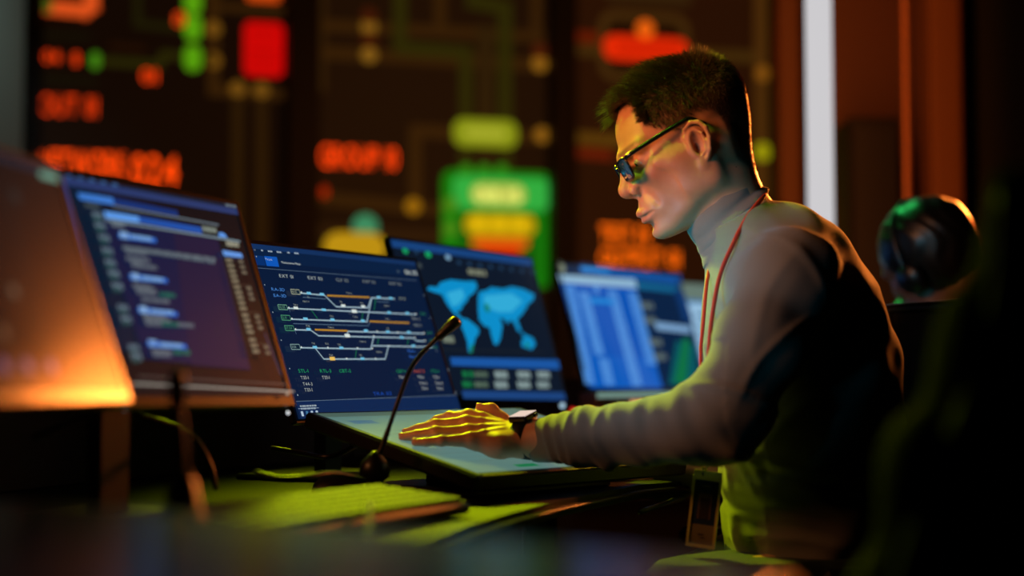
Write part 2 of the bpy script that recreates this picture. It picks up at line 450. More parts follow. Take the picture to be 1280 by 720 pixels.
# legs
HPn, KNn = P(1005, 725, 2.20), P(862, 745, 2.13); HPf, KNf = P(1005, 725, 2.42), P(850, 752, 2.50)
ANn, ANf = np.array([KNn[0]+.03, KNn[1]+.02, .10]), np.array([KNf[0]-.05, KNf[1]+.05, .10])
for hp, kn, an in ((HPn, KNn, ANn), (HPf, KNf, ANf)): SK.chain([PEL, hp, kn, an], [.045, .045, .040, .03], k=.012)
V, Fq = SK.mesh(.0019, (-.35, 1.95, .05), (1.0, 2.85, 1.45))
L = HF.l(V)
# local colour of the skin
def bump3(c, r): return np.exp(-(((L-np.array(c))/np.array(r))**2).sum(1))
inhead = (V[:, 2] > 1.0) & (L[:, 1] > -.16)
base = np.tile(np.array(lin((205, 150, 118))), (len(V), 1))
def blend(w, c): global base; base = base*(1-w[:, None])+np.array(lin(c))*w[:, None]
for sg in (1, -1): blend(.5*bump3((.085, -.05, sg*.05), (.03, .02, .03)), (212, 128, 100))
lip = (bump3((.113, -.091, 0), (.012, .0055, .024))+bump3((.111, -.104, 0), (.012, .006, .022)))*inhead
blend(np.clip(lip, 0, .75), (178, 98, 84))
nt_ = bump3((.124, -.053, 0), (.012, .01, .012))*inhead; blend(.4*nt_, (215, 120, 92))
st = np.clip(bump3((.06, -.115, 0), (.05, .030, .08))+bump3((.02, -.075, .05), (.03, .04, .04))+bump3((.02, -.075, -.05), (.03, .04, .04)), 0, 1)*inhead*(1-np.clip(lip, 0, 1))
blend(.38*st, (120, 92, 70))
# scalp: region under the hair, outline in the side view (forward, up)
def poly_in(poly, x, y):
    ins = np.zeros(len(x), bool); n = len(poly)
    for i in range(n):
        x0, y0 = poly[i]; x1, y1 = poly[(i+1) % n]
        c = ((y0 > y) != (y1 > y)); with_ = np.where(c, (x1-x0)*(y-y0)/((y1-y0) if y1 != y0 else 1e-9)+x0, 0); ins ^= c & (x < with_)
    return ins
def hp(x, y): dx, dy = x-858, y-161; return ((-.914*dx+.407*dy)/826, (-.407*dx-.914*dy)/826)
scalp = [hp(*q) for q in [(770, 150), (774, 133), (792, 130), (795, 148), (799, 162), (820, 171), (844, 172), (852, 160), (862, 148), (880, 146), (893, 155), (900, 172), (906, 190), (914, 205), (930, 214), (945, 216), (960, 190), (965, 120), (940, 40), (850, 20), (780, 50), (740, 110), (745, 150)]]
HS = poly_in(scalp, L[:, 0], L[:, 1]) & inhead
soft = HS.astype(float)
for it in range(6):
    a = soft.copy(); ct = np.ones(len(V))
    for k in range(4):
        b = (k+1) % 4; np.add.at(a, Fq[:, k], soft[Fq[:, b]]); np.add.at(a, Fq[:, b], soft[Fq[:, k]]); np.add.at(ct, Fq[:, k], 1); np.add.at(ct, Fq[:, b], 1)
    soft = a/ct
sidefade = np.clip((L[:, 1]+.01)/.05, 0, 1)*.35+.58; sidefade = np.where(L[:, 0] < -.03, np.maximum(sidefade, .85), sidefade)
blend(sidefade*soft, (30, 21, 14))
# brows
for sg in (1, -1):
    for t in np.linspace(0, 1, 7): 
        c = np.array((.113, .002, sg*.012))*(1-t)+np.array((.085, .006, sg*.050))*t
        blend(.55*bump3(c, (.012, .0035, .006))*inhead, (58, 38, 24))
skin = mat('skin', (200, 150, 120), .46, 0, .45, sss=.12, bump=(900, .12, .0006))
nt = skin.node_tree; va = nt.nodes.new('ShaderNodeVertexColor'); va.layer_name = 'tint'
nz = nt.nodes.new('ShaderNodeTexNoise'); nz.inputs['Scale'].default_value = 55; mx = nt.nodes.new('ShaderNodeMix'); mx.data_type = 'RGBA'; mx.blend_type = 'MULTIPLY'; mx.inputs[0].default_value = .35
cr = nt.nodes.new('ShaderNodeValToRGB'); cr.color_ramp.elements[0].position = .3; cr.color_ramp.elements[0].color = (.75, .62, .55, 1); cr.color_ramp.elements[1].position = .7; cr.color_ramp.elements[1].color = (1, 1, 1, 1)
tco = nt.nodes.new('ShaderNodeTexCoord'); nt.links.new(tco.outputs['Object'], nz.inputs['Vector']); nt.links.new(nz.outputs['Fac'], cr.inputs['Fac'])
nt.links.new(va.outputs['Color'], mx.inputs[6]); nt.links.new(cr.outputs['Color'], mx.inputs[7]); nt.links.new(mx.outputs[2], nt.nodes['Principled BSDF'].inputs['Base Color'])
body = put(np_mesh('body', V, Fq, skin, attrs={'tint': base}), man)
# hair: single strands grown from the scalp
fn = np.cross(V[Fq[:, 1]]-V[Fq[:, 0]], V[Fq[:, 2]]-V[Fq[:, 0]]); fn /= np.linalg.norm(fn, axis=1)[:, None]+1e-12
fc = V[Fq].mean(1); Lf = HF.l(fc); okf = np.where(poly_in(scalp, Lf[:, 0], Lf[:, 1]) & (fc[:, 2] > 1.0) & (np.abs(Lf[:, 2]) < .084) & ~((np.abs(Lf[:, 2]) > .068) & (Lf[:, 1] < .004) & (Lf[:, 0] > -.016)))[0]
def grow(n, lenfn, dirfn, r0, m, name, par, seg=4):
    pick = okf[rng.randint(0, len(okf), n)]; vs = np.zeros((n, seg+1, 3, 3)); 
    q = V[Fq[pick]]; w = rng.dirichlet((1, 1, 1, 1), n); root = (q*w[..., None]).sum(1); nn = fn[pick]; lo = HF.l(root)
    ln, keep = lenfn(lo, n); d = dirfn(lo, nn, n)
    a = np.cross(d, nn+rng.normal(0, .2, (n, 3))); a /= np.linalg.norm(a, axis=1)[:, None]+1e-9; b = np.cross(a, d)
    p = root-nn*.001; cur = nn*.7+d*.5; cur /= np.linalg.norm(cur, axis=1)[:, None]
    for k in range(seg+1):
        t = k/seg; r = r0*(1-t)**.6+.00004
        for j in range(3):
            an = 2*PI*j/3; vs[:, k, j] = p+(a*math.cos(an)+b*math.sin(an))*r
        mixv = min(1, .25+.9*t); cur = cur*(1-mixv)+d*mixv; cur /= np.linalg.norm(cur, axis=1)[:, None]; p = p+cur*(ln/seg)[:, None]
    vs = vs[keep]; n = len(vs); vv = vs.reshape(-1, 3); base_ = (np.arange(n)*(seg+1)*3)[:, None, None]
    k, j = np.meshgrid(np.arange(seg), np.arange(3), indexing='ij'); k = k.ravel(); j = j.ravel()
    quad = np.stack([k*3+j, k*3+(j+1) % 3, (k+1)*3+(j+1) % 3, (k+1)*3+j], 1)
    F_ = (base_+quad[None]).reshape(-1, 4)
    return put(np_mesh(name, vv, F_, m), par)
fwd, upv, sdv = HF.M
def hl(lo, n):
    top = np.clip((lo[:, 1]-.030)/.045, 0, 1); sidef = np.clip((np.abs(lo[:, 2])-.045)/.025, 0, 1)
    ln = .006+.020*top*(1-.5*sidef)+.004*np.clip(lo[:, 1]/.03, 0, 1)
    fr = np.clip((lo[:, 0]-.045)/.03, 0, 1)*np.clip((lo[:, 1]-.035)/.02, 0, 1); ln = ln+.013*fr
    ln = ln*(1-.55*np.clip((-lo[:, 0]-.0)/.04, 0, 1))+.012*np.exp(-(((lo[:, 0]+.056)/.012)**2+((lo[:, 1]-.098)/.02)**2))*(rng.rand(n) < .5)
    ln *= rng.uniform(.65, 1.2, n); low = np.clip((.02-lo[:, 1])/.08, 0, 1)
    return np.maximum(ln*(1-.6*low), .0030), rng.rand(n) > low*.55*(lo[:, 0] > -.035)
def hd(lo, nn, n):
    top = np.clip((lo[:, 1]-.035)/.04, 0, 1)[:, None]; back = np.clip((-lo[:, 0]-.02)/.05, 0, 1)[:, None]
    frd = np.clip((lo[:, 0]-.05)/.03, 0, 1)[:, None]
    flow = fwd*(1.0*top+.25)*(1-back*1.2)+upv*(-.75*(1-top)-.8*back*(1-top)+.0*top)-upv*frd*.75
    crown = np.exp(-(((lo[:, 0]+.056)/.014)**2+((lo[:, 1]-.095)/.03)**2))[:, None]
    # clumped noise so that tufts form
    ph = np.sin(lo[:, 0]*310+lo[:, 2]*170)[:, None]*.22*sdv+np.sin(lo[:, 0]*190-lo[:, 2]*260+1)[:, None]*.20*upv
    d = nn*(.45+.7*top*.6+1.0*crown)+flow*(1-.6*crown)+ph*top+rng.normal(0, .18, (n, 3))
    return d/np.linalg.norm(d, axis=1)[:, None]
hairm = mat('hair', (84, 62, 40), .34, 0, .6)
okall = okf; fsel = Lf[okf]; okf = okf[(fsel[:, 0] > .055) & (fsel[:, 1] > .030)]
def hlf(lo, n): return (.016+.014*rng.rand(n))*(1-.4*np.clip((np.abs(lo[:, 2])-.04)/.03, 0, 1)), np.ones(n, bool)
def hdf(lo, nn, n):
    d = nn*.55+fwd*.75-upv*(.75+.3*rng.rand(n))[:, None]*np.clip((lo[:, 0]-.06)/.02, 0, 1)[:, None]+rng.normal(0, .14, (n, 3)); return d/np.linalg.norm(d, axis=1)[:, None]
fr_hair = grow(5000, hlf, hdf, .00042, hairm, 'fringe', man); okf = okall; fr_hair['kind'] = 'stuff'
hair = grow(17000, hl, hd, .00042, hairm, 'hair', man); hair['kind'] = 'stuff'
# brow hairs and eyes
eyew = mat('eye', (190, 190, 185), .12, 0, .6); iris = mat('iris', (70, 95, 100), .15); blk = mat('pupil', (5, 5, 5), .1)
for sg in (1, -1):
    e = HF.w((.0885, -.0205, sg*.031)); gz = HF.w((.0885+.85, -.0205-.38, sg*.031+.10*sg))-e; gz /= np.linalg.norm(gz)
    a = np.cross(gz, (0, 1, 0)); a /= np.linalg.norm(a); b = np.cross(gz, a); R_ = .0121; mb = MB(); vs = []; fs = []; ms = []
    N1 = 14; N2 = 24
    for i in range(N1+1):
        th = PI*i/N1 if i > 3 else (0, .16, .48, .62)[i]
        if i > 3: th = .62+(PI-.62)*(i-3)/(N1-3)
        for j in range(N2): ph = 2*PI*j/N2; vs.append(e+R_*(gz*math.cos(th)+(a*math.cos(ph)+b*math.sin(ph))*math.sin(th)))
    for i in range(N1):
        mm = blk if i == 0 else iris if i == 1 else eyew
        mb.add([vs[i*N2+j] for j in range(N2)]+[vs[(i+1)*N2+j] for j in range(N2)], [(j, (j+1) % N2, N2+(j+1) % N2, N2+j) for j in range(N2)], mm, True)
    put(mb.build('eye', None), man)
# nails
nailm = mat('nail', (225, 175, 150), .3, 0, .5)
for c0, c1, r in nail_data():
    d = c1-c0; d /= np.linalg.norm(d); up = np.array([0, -.1, 1.]); 
    if r > .0085: up = np.array([0, .75, .66])
    sd = np.cross(d, up); sd /= np.linalg.norm(sd); up = np.cross(sd, d); M = Matrix([[*d, 0], [*sd, 0], [*up, 0], [0, 0, 0, 1]]).transposed(); M.translation = Vector(c1+d*r*.15+up*r*.62)
    mb = MB(); mb.lathe([(.0001, -.001), (r*.55, -.0008), (r*.72, .0004), (r*.62, .0022), (r*.3, .0030), (.0001, .0032)], M=M, n=14, sx=1.15, sy=.9); put(mb.build('fingernail', nailm), man)
# ---- glasses: worn, so a thing of its own
gl = thing('eyeglasses', 'dark rectangular eyeglasses worn by the man in the grey turtleneck', 'glasses', tuple(HF.w((.11, -.018, 0))))
frm = mat('glasses_frame', (10, 12, 18), .25, 0, .6); lensm = mat('lens', (70, 140, 215), .12, 0, 1., trans=.5, coat=1.); lensm.node_tree.nodes['Principled BSDF'].inputs['IOR'].default_value = 1.45  # blue screen reflection put into the lens colour and specular tint
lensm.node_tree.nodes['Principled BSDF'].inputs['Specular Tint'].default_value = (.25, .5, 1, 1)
fr_ = MB()
for sg in (1, -1):
    ring = []; N = 28
    for j in range(N+1):
        t = 2*PI*j/N; ca, sa = math.cos(t), math.sin(t); ex = 2/3.6
        x = .0258*abs(ca)**ex*(1 if ca > 0 else -1); y = .0170*abs(sa)**ex*(1 if sa > 0 else -1)
        s_ = .0335+x; ring.append(HF.w((.1195-.11*max(0, s_-.008)+y*.10, -.0235+y, sg*s_)))
    fr_.tube(ring, (.0019), frm, n=6, cap=False)
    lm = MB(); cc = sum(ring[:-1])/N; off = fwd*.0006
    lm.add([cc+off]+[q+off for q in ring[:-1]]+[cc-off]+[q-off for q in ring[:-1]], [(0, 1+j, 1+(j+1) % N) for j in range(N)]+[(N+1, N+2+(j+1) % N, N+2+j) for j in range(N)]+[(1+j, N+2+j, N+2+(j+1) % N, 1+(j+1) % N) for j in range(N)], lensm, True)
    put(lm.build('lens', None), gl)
    tm = MB(); pts = catmull([HF.w((.1150, -.0100, sg*.0585)), HF.w((.106, -.0075, sg*.0680)), HF.w((.06, -.0010, sg*.0740)), HF.w((.020, .0040, sg*.0770)), HF.w((.004, .0030, sg*.0770)), HF.w((-.012, -.014, sg*.0790))], 4)
    tm.tube(pts, [(.0014, .0034)]*len(pts), frm, n=8, flat=tuple(upv)); put(tm.build('temple_arm', frm), gl)
fr_.tube(catmull([HF.w((.1205, -.017, -.009)), HF.w((.1235, -.014, 0)), HF.w((.1205, -.017, .009))], 4), .0019, frm, n=6)
put(fr_.build('glasses_rim', frm), gl)
# ---- sweater
knit = mat('grey_knit', (104, 104, 100), .85, 0, .25, sheen=.25)
def knit_nodes(m, sc=900, st=.5):
    nt = m.node_tree; b = nt.nodes['Principled BSDF']; tc = nt.nodes.new('ShaderNodeTexCoord')
    w = nt.nodes.new('ShaderNodeTexVoronoi'); w.inputs['Scale'].default_value = sc*.9; n = nt.nodes.new('ShaderNodeTexNoise'); n.inputs['Scale'].default_value = 60; n.inputs['Detail'].default_value = 5
    ad = nt.nodes.new('ShaderNodeMath'); ad.operation = 'ADD'; bp = nt.nodes.new('ShaderNodeBump'); bp.inputs['Strength'].default_value = st*.55; bp.inputs['Distance'].default_value = .0008
    nt.links.new(tc.outputs['Object'], w.inputs['Vector']); nt.links.new(tc.outputs['Object'], n.inputs['Vector']); nt.links.new(w.outputs['Distance'], ad.inputs[0]); nt.links.new(n.outputs['Fac'], ad.inputs[1]); nt.links.new(ad.outputs[0], bp.inputs['Height']); nt.links.new(bp.outputs['Normal'], b.inputs['Normal'])
knit_nodes(knit)
SW = Sdf(); SW.keepall = False
ys = .70
TF = Frame((0, 2.31, 0), (1, 0, 0), (0, ys, 0), (0, 0, 1))   # body is wider than deep
def tp(x, y): q = P(x, y, 2.31); return (q[0], 0, q[2])
SW.chain([tp(972, 333), tp(985, 385), tp(1006, 470), tp(1011, 560), tp(1011, 640), tp(1008, 712)], [.093, .128, .134, .133, .122, .118], F=TF, k=.03)
SW.cap(SHn+np.array([-.004, .05, -.01]), SHf+np.array([0, -.05, -.01]), .072, .072, k=.04)
SW.chain([SHn, P(952, 430, 2.085), ELn], [.068, .0625, .060], k=.02)
SW.chain([ELn, P(860, 533, 2.085), P(800, 541, 2.125), P(740, 547, 2.175), P(675, 549, 2.245)], [.061, .053, .047, .041, .0315], k=.012)
SW.chain([SHf, P(952, 470, 2.52), ELf, Tm(P(700, 549, 2.235))], [.066, .058, .055, .037], k=.02)
# neck of the sweater
ctop, cbot = P(900, 249, 2.305), P(922, 287, 2.31); cax = (ctop-cbot)/np.linalg.norm(ctop-cbot)
CFr = Frame(ctop, cax, np.cross(cax, (0, 1, 0)), (0, 1, 0))
SW.chain([tp(925, 292), tp(975, 340)], [.066, .09], F=TF, k=.03)
arm_axis = [ELn, P(800, 541, 2.125), P(675, 549, 2.245)]
def sleeve(p, d):
    d = d.copy()
    A, B_ = arm_axis[0], arm_axis[2]; ax = (B_-A); Ln = np.linalg.norm(ax); ax /= Ln
    near = np.abs(d) < .03
    q = p[near]; t = (q-A)@ax; up = q[:, 2]-A[2]; sdp = q[:, 1]-A[1]
    on = (t > -.03) & (t < Ln+.02) & (q[:, 1] < 2.35) & (q[:, 2] < 1.0) & (q[:, 0] < .36)
    f = np.zeros(len(q))
    for c, w, a, sl in ((.27, .0055, .0042, .18), (.247, .007, .0050, .10), (.225, .0065, .0046, -.10), (.196, .007, .0045, .22), (.168, .008, .0040, -.15), (.135, .010, .0042, .35), (.10, .011, .0045, .1), (.070, .011, .0045, .45), (.035, .012, .0048, .25), (.0, .014, .004, .5)):
        f += a*np.exp(-((t-c-sl*up-.25*sl*sdp)/w)**2)*(.75+.35*np.sin(up*70+c*200))
    dd = d[near]; dd[on] -= (f[on]-.0018); d[near] = dd
    return d
def fold(x0, y0, x1, y1, w, a): A_ = P(x0, y0, 2.2); B_ = P(x1, y1, 2.2); v = B_-A_; v /= np.linalg.norm(v); m = (A_+B_)/2; return (m[0], m[2], v[0], v[2], w, a)
FOLDS = [fold(905, 470, 970, 405, .006, .004), fold(880, 480, 935, 500, .006, .005), fold(925, 520, 990, 470, .008, -.004), fold(945, 545, 1020, 480, .009, .004), fold(960, 300, 1000, 345, .008, .003), fold(915, 420, 945, 350, .008, .003), fold(925, 590, 1010, 610, .008, .004), fold(920, 640, 1010, 645, .008, .005), fold(930, 665, 1040, 670, .009, .004), fold(1000, 400, 1080, 350, .010, .003)]
def foldnoise(p, d):
    d = d.copy(); near = np.abs(d) < .03; q = p[near]
    # drapes from the armpit, creases over belly and back, pull lines at shoulder
    f = .0022*np.sin(q[:, 2]*52+q[:, 0]*38+3*np.sin(q[:, 1]*9))+.0016*np.sin(q[:, 0]*70-q[:, 2]*44+q[:, 1]*30)
    ap = P(915, 470, 2.1); r = np.sqrt(((q-ap)**2).sum(1)); ang = np.arctan2(q[:, 2]-ap[2], q[:, 0]-ap[0])
    for (cx_, cz_, dx_, dz_, w_, a_) in FOLDS:
        t_ = (q[:, 0]-cx_)*dx_+(q[:, 2]-cz_)*dz_; n_ = -(q[:, 0]-cx_)*dz_+(q[:, 2]-cz_)*dx_+.25*t_*t_/.1
        f += a_*np.exp(-(n_/w_)**2)*np.exp(-(t_/.075)**4)
    bl = np.exp(-((q[:, 2]-.80)/.07)**2); f += .0045*bl*np.sin(q[:, 2]*115+q[:, 0]*18)
    d[near] -= f; return d
SW.post = [foldnoise, sleeve]
def cuff(p): return (p-P(672, 549, 2.248))@((ELn-P(672, 549, 2.248))/np.linalg.norm(ELn-P(672, 549, 2.248)))
def cut_fn(p, d):          # sleeve ends and hem end cleanly
    c1 = np.where((p[:, 1] < 2.4) & (p[:, 0] < .2), -cuff(p)-.004, -1)
    hem = P(1000, 694, 2.31)[2]-p[:, 2]-.0
    rc = Tm(P(700, 549, 2.235)); rd = ELf-rc; rd /= np.linalg.norm(rd); c2 = np.where((p[:, 1] > 2.45) & (p[:, 0] < .3), -((p-rc)@rd), -1)
    neck = np.where((p[:, 2] > 1.12), (p-ctop)@cax+.03, -1)
    return np.maximum(np.maximum(np.maximum(d, c1), np.maximum(c2, hem)), neck)
SW.post.append(cut_fn)
Vs, Fs = SW.mesh(.0032, (-.05, 1.92, .55), (.75, 2.72, 1.32))
sweater = put(np_mesh('sweater', Vs, Fs, knit), man)
# turtleneck: folded collar tube with soft rolls, built as rings between the two edges seen from the side
def ring(fx, fy, bx, by, wd, rr):
    a = P(fx, fy, 2.305); b = P(bx, by, 2.305); c = (a+b)/2; h = (b-a)/2; N = 56
    return [c+h*math.cos(t)*rr+np.array([0, 1, 0])*wd*math.sin(t)*(1-.10*math.cos(t))+np.array([0, 0, .0022*math.sin(5*t+fy*.8)])+cax*.0012*math.sin(9*t+fy*.5) for t in [2*PI*k/N for k in range(N)]]
rows = []
edge = [  # front xy, back xy, half width (m)
    (866, 279, 935, 219, .055), (860, 282, 939, 214, .0585), (857, 285, 942, 212, .0605), (859, 290, 945, 217, .0625), (863, 298, 948, 223, .0665), (868, 303, 950, 230, .0635),
    (871, 307, 954, 234, .068), (872, 311, 961, 236, .0735), (875, 317, 961, 241, .0735), (880, 319, 955, 246, .066), (877, 325, 958, 250, .070), (880, 334, 966, 258, .074)]
for k, e in enumerate(edge): rows.append(ring(*e, 1.0))
cm = MB(); N = 56
vs = [q for r in rows for q in r]
inner = [[(q-np.mean(r, 0))*.90+np.mean(r, 0) for q in r] for r in (rows[2], rows[4])]
vs = [q for r in ([inner[1], inner[0]]+rows) for q in r]
cm.add(vs, [(i*N+j, (i+1)*N+j, (i+1)*N+(j+1) % N, i*N+(j+1) % N) for i in range(len(edge)+1) for j in range(N)], knit, True)
col = put(cm.build('turtleneck_collar', knit), man)
sd = col.modifiers.new('s', 'SUBSURF'); sd.levels = 1; sd.render_levels = 1
# ---- trousers, shoes
trm = mat('trousers', (34, 48, 44), .8, 0, .3, bump=(300, .3, .001)); knit_nodes(trm, 1400, .25)
TR = Sdf()
TR.chain([(PEL[0]-.0, 0, PEL[2]-.01), (PEL[0]+.01, 0, PEL[2]-.10)], [.115, .12], F=TF, k=.03)
for hp_, kn, an in ((HPn, KNn, ANn), (HPf, KNf, ANf)):
    TR.chain([hp_, (hp_+kn)/2+np.array([0, 0, .004]), kn], [.096, .086, .066], k=.02); TR.chain([kn, (kn+an)/2, an], [.064, .056, .050], k=.012)
TR.post = [lambda p, d: d-.003*np.sin(p[:, 0]*60+p[:, 2]*45+2*np.sin(p[:, 1]*20))-.002*np.sin(p[:, 2]*130+p[:, 0]*20), lambda p, d: np.maximum(d, np.maximum(.115-p[:, 2], p[:, 2]-P(1000, 690, 2.31)[2]-.01))]
Vt, Ft = TR.mesh(.005, (.05, 1.95, .05), (.75, 2.75, .85)); put(np_mesh('trousers', Vt, Ft, trm), man)
shm = mat('shoe_leather', (22, 18, 16), .4)
for an in (ANn, ANf):
    S_ = Sdf(); a = np.array([an[0], an[1], 0.]); S_.chain([a+(.02, 0, .05), a+(-.05, 0, .045), a+(-.15, 0, .032)], [.042, .042, .032], k=.02); S_.cap(a+(.0, 0, .06), a+(0, 0, .10), .040, .040, k=.02)
    S_.post = [lambda p, d: np.maximum(d, .004-p[:, 2])]
    v_, f_ = S_.mesh(.005, a+(-.22, -.08, -.02), a+(.1, .08, .16)); put(np_mesh('shoe', v_, f_, shm), man)
# ---- watch
wt = thing('smartwatch', 'smartwatch with lit square face and black strap on the man\'s left wrist', 'watch', tuple(P(660, 549, 2.255)))
wax = P(690, 548, 2.235)-P(655, 549, 2.262); wax /= np.linalg.norm(wax); wc = P(659, 549, 2.256)
wu = np.array([0, -.30, 1.]); wu -= wax*(wu@wax); wu /= np.linalg.norm(wu); ws = np.cross(wu, wax)
strapm = mat('watch_strap', (12, 12, 13), .5); casem = mat('watch_case', (60, 58, 55), .25, 1.)
mb = MB(); N = 40; vs = []
for k in range(N):
    t = 2*PI*k/N
    for w_, r_ in ((-.0115, .0305), (-.0115, .0335), (.0115, .0335), (.0115, .0305)): vs.append(wc+wax*w_+(wu*math.cos(t)*(r_-.003)+ws*math.sin(t)*(r_+.0025)))
mb.add(vs, [(k*4+j, k*4+(j+1) % 4, ((k+1) % N)*4+(j+1) % 4, ((k+1) % N)*4+j) for k in range(N) for j in range(4)], strapm, True); put(mb.build('strap', strapm), wt)
Mw = Matrix([[*wax, 0], [*ws, 0], [*wu, 0], [0, 0, 0, 1]]).transposed(); Mw.translation = Vector(wc+wu*.0345)
mb = MB(); mb.box((-.0165, -.0185, -.0055), (.0165, .0185, .0045), casem, Mw, bev=.003); mb.box((.0165, .005, -.002), (.0185, .011, .003), casem, Mw); put(mb.build('watch_case', casem), wt)
mb = MB(); mb.box((-.0140, -.0160, .0045), (.0140, .0160, .0052), em((232, 205, 190), .1), Mw); put(mb.build('watch_face', None), wt)
# ---- lanyard and badge
redm = mat('red_cord', (190, 42, 20), .6, bump=(2000, .4, .0005)); 
ln = thing('badge_lanyard', 'red neck lanyard with metal clip hanging from the man\'s collar', 'lanyard', tuple(P(905, 330, 2.2)))
mb = MB()
s1 = [P(958, 243, 2.262), P(950, 251, 2.235), P(937, 267, 2.215), P(925, 287, 2.205), P(915, 308, 2.20), P(905, 330, 2.195), P(898, 352, 2.19), P(893, 378, 2.185), P(889, 405, 2.18), P(886, 440, 2.175), P(883, 500, 2.17), P(881, 572, 2.165)]
pts = catmull(s1, 5); mb.tube(pts, [(.0034, .0010)]*len(pts), redm, n=8, flat=(0, -1, 0)); put(mb.build('lanyard_strap', redm), ln)
mb = MB(); pts = catmull([P(958, 243, 2.262), P(957, 244, 2.32), P(948, 252, 2.36), P(915, 290, 2.36), P(892, 322, 2.32), P(885, 345, 2.27), P(882, 370, 2.24), P(879, 405, 2.22), P(876, 440, 2.20), P(877, 500, 2.18), P(880, 572, 2.165)], 5); mb.tube(pts, [(.0028, .0010)]*len(pts), redm, n=8, flat=(0, -1, 0)); put(mb.build('lanyard_strap', redm), ln)
chrome = mat('steel_clip', (150, 145, 135), .25, 1.)
mb = MB(); mb.tube(catmull([P(881, 572, 2.165), P(876, 577, 2.165), P(877, 584, 2.165), P(883, 586, 2.165), P(884, 578, 2.165), P(881, 572, 2.165)], 4), .0016, chrome, n=6); mb.tube([P(880, 585, 2.165), P(878, 592, 2.165), P(881, 599, 2.165), P(885, 597, 2.165), P(884, 590, 2.165), P(880, 585, 2.165)], .0013, chrome, n=6)
mb.lathe([(.0001, 0), (.003, .001), (.003, .006), (.0001, .008)], tuple(P(880, 574, 2.165)), chrome, 12); put(mb.build('clip', chrome), ln)
bd = thing('id_badge', 'clear plastic id badge holder with blue and cream card hanging below the man\'s arm', 'badge', tuple(P(880, 640, 2.165)))
bc = P(880, 640, 2.165); bx = P(903, 603, 2.16)-P(866, 598, 2.17); bx /= np.linalg.norm(bx); bz = P(869, 598, 2.165)-P(862, 680, 2.165); bz -= bx*(bz@bx); bz /= np.linalg.norm(bz); by = np.cross(bz, bx)
MBd = Matrix([[*bx, 0], [*by, 0], [*bz, 0], [0, 0, 0, 1]]).transposed(); MBd.translation = Vector(bc)
hold = mat('clear_plastic', (200, 190, 110), .15, 0, .6); gd = mat('card_blue', (24, 44, 84), .4); cmw = mat('card_cream', (120, 105, 80), .5); cph = mat('card_photo', (92, 72, 66), .5); cdk = mat('card_photo_dark', (40, 30, 30), .5)
w2, h2 = .0205, .050
mb = MB()
for lo, hi in (((-w2, -.003, -h2), (-w2+.0035, .003, h2)), ((w2-.0035, -.003, -h2), (w2, .003, h2)), ((-w2+.0035, -.003, -h2), (w2-.0035, .003, -h2+.0045)), ((-w2+.0035, -.003, h2-.0055), (w2-.0035, .003, h2)), ((-w2+.0035, .0015, -h2+.0045), (w2-.0035, .003, h2-.0055)), ((-w2*.95, -.002, h2), (w2*.95, .002, h2+.008))): mb.box(lo, hi, hold, MBd)
put(mb.build('badge_holder', hold), bd)
mb = MB(); a0 = w2-.0035
mb.box((-a0, -.0005, -.018), (a0, .0012, h2-.0055), gd, MBd); mb.box((-a0, -.0005, -h2+.0045), (a0, .0012, -.018), cmw, MBd)
mb.box((-.0095, -.0012, -.010), (.0095, -.0005, .027), cph, MBd); mb.box((-.0070, -.0014, -.010), (.0070, -.0012, .020), cdk, MBd); mb.box((-.006, -.0009, .036), (.006, -.0005, .0375), cmw, MBd); mb.box((-.005, -.0009, -.033), (.003, -.0005, -.031), cdk, MBd); mb.box((-.002, -.0009, -.037), (.005, -.0005, -.0355), cdk, MBd)
put(mb.build('badge_card', None), bd)
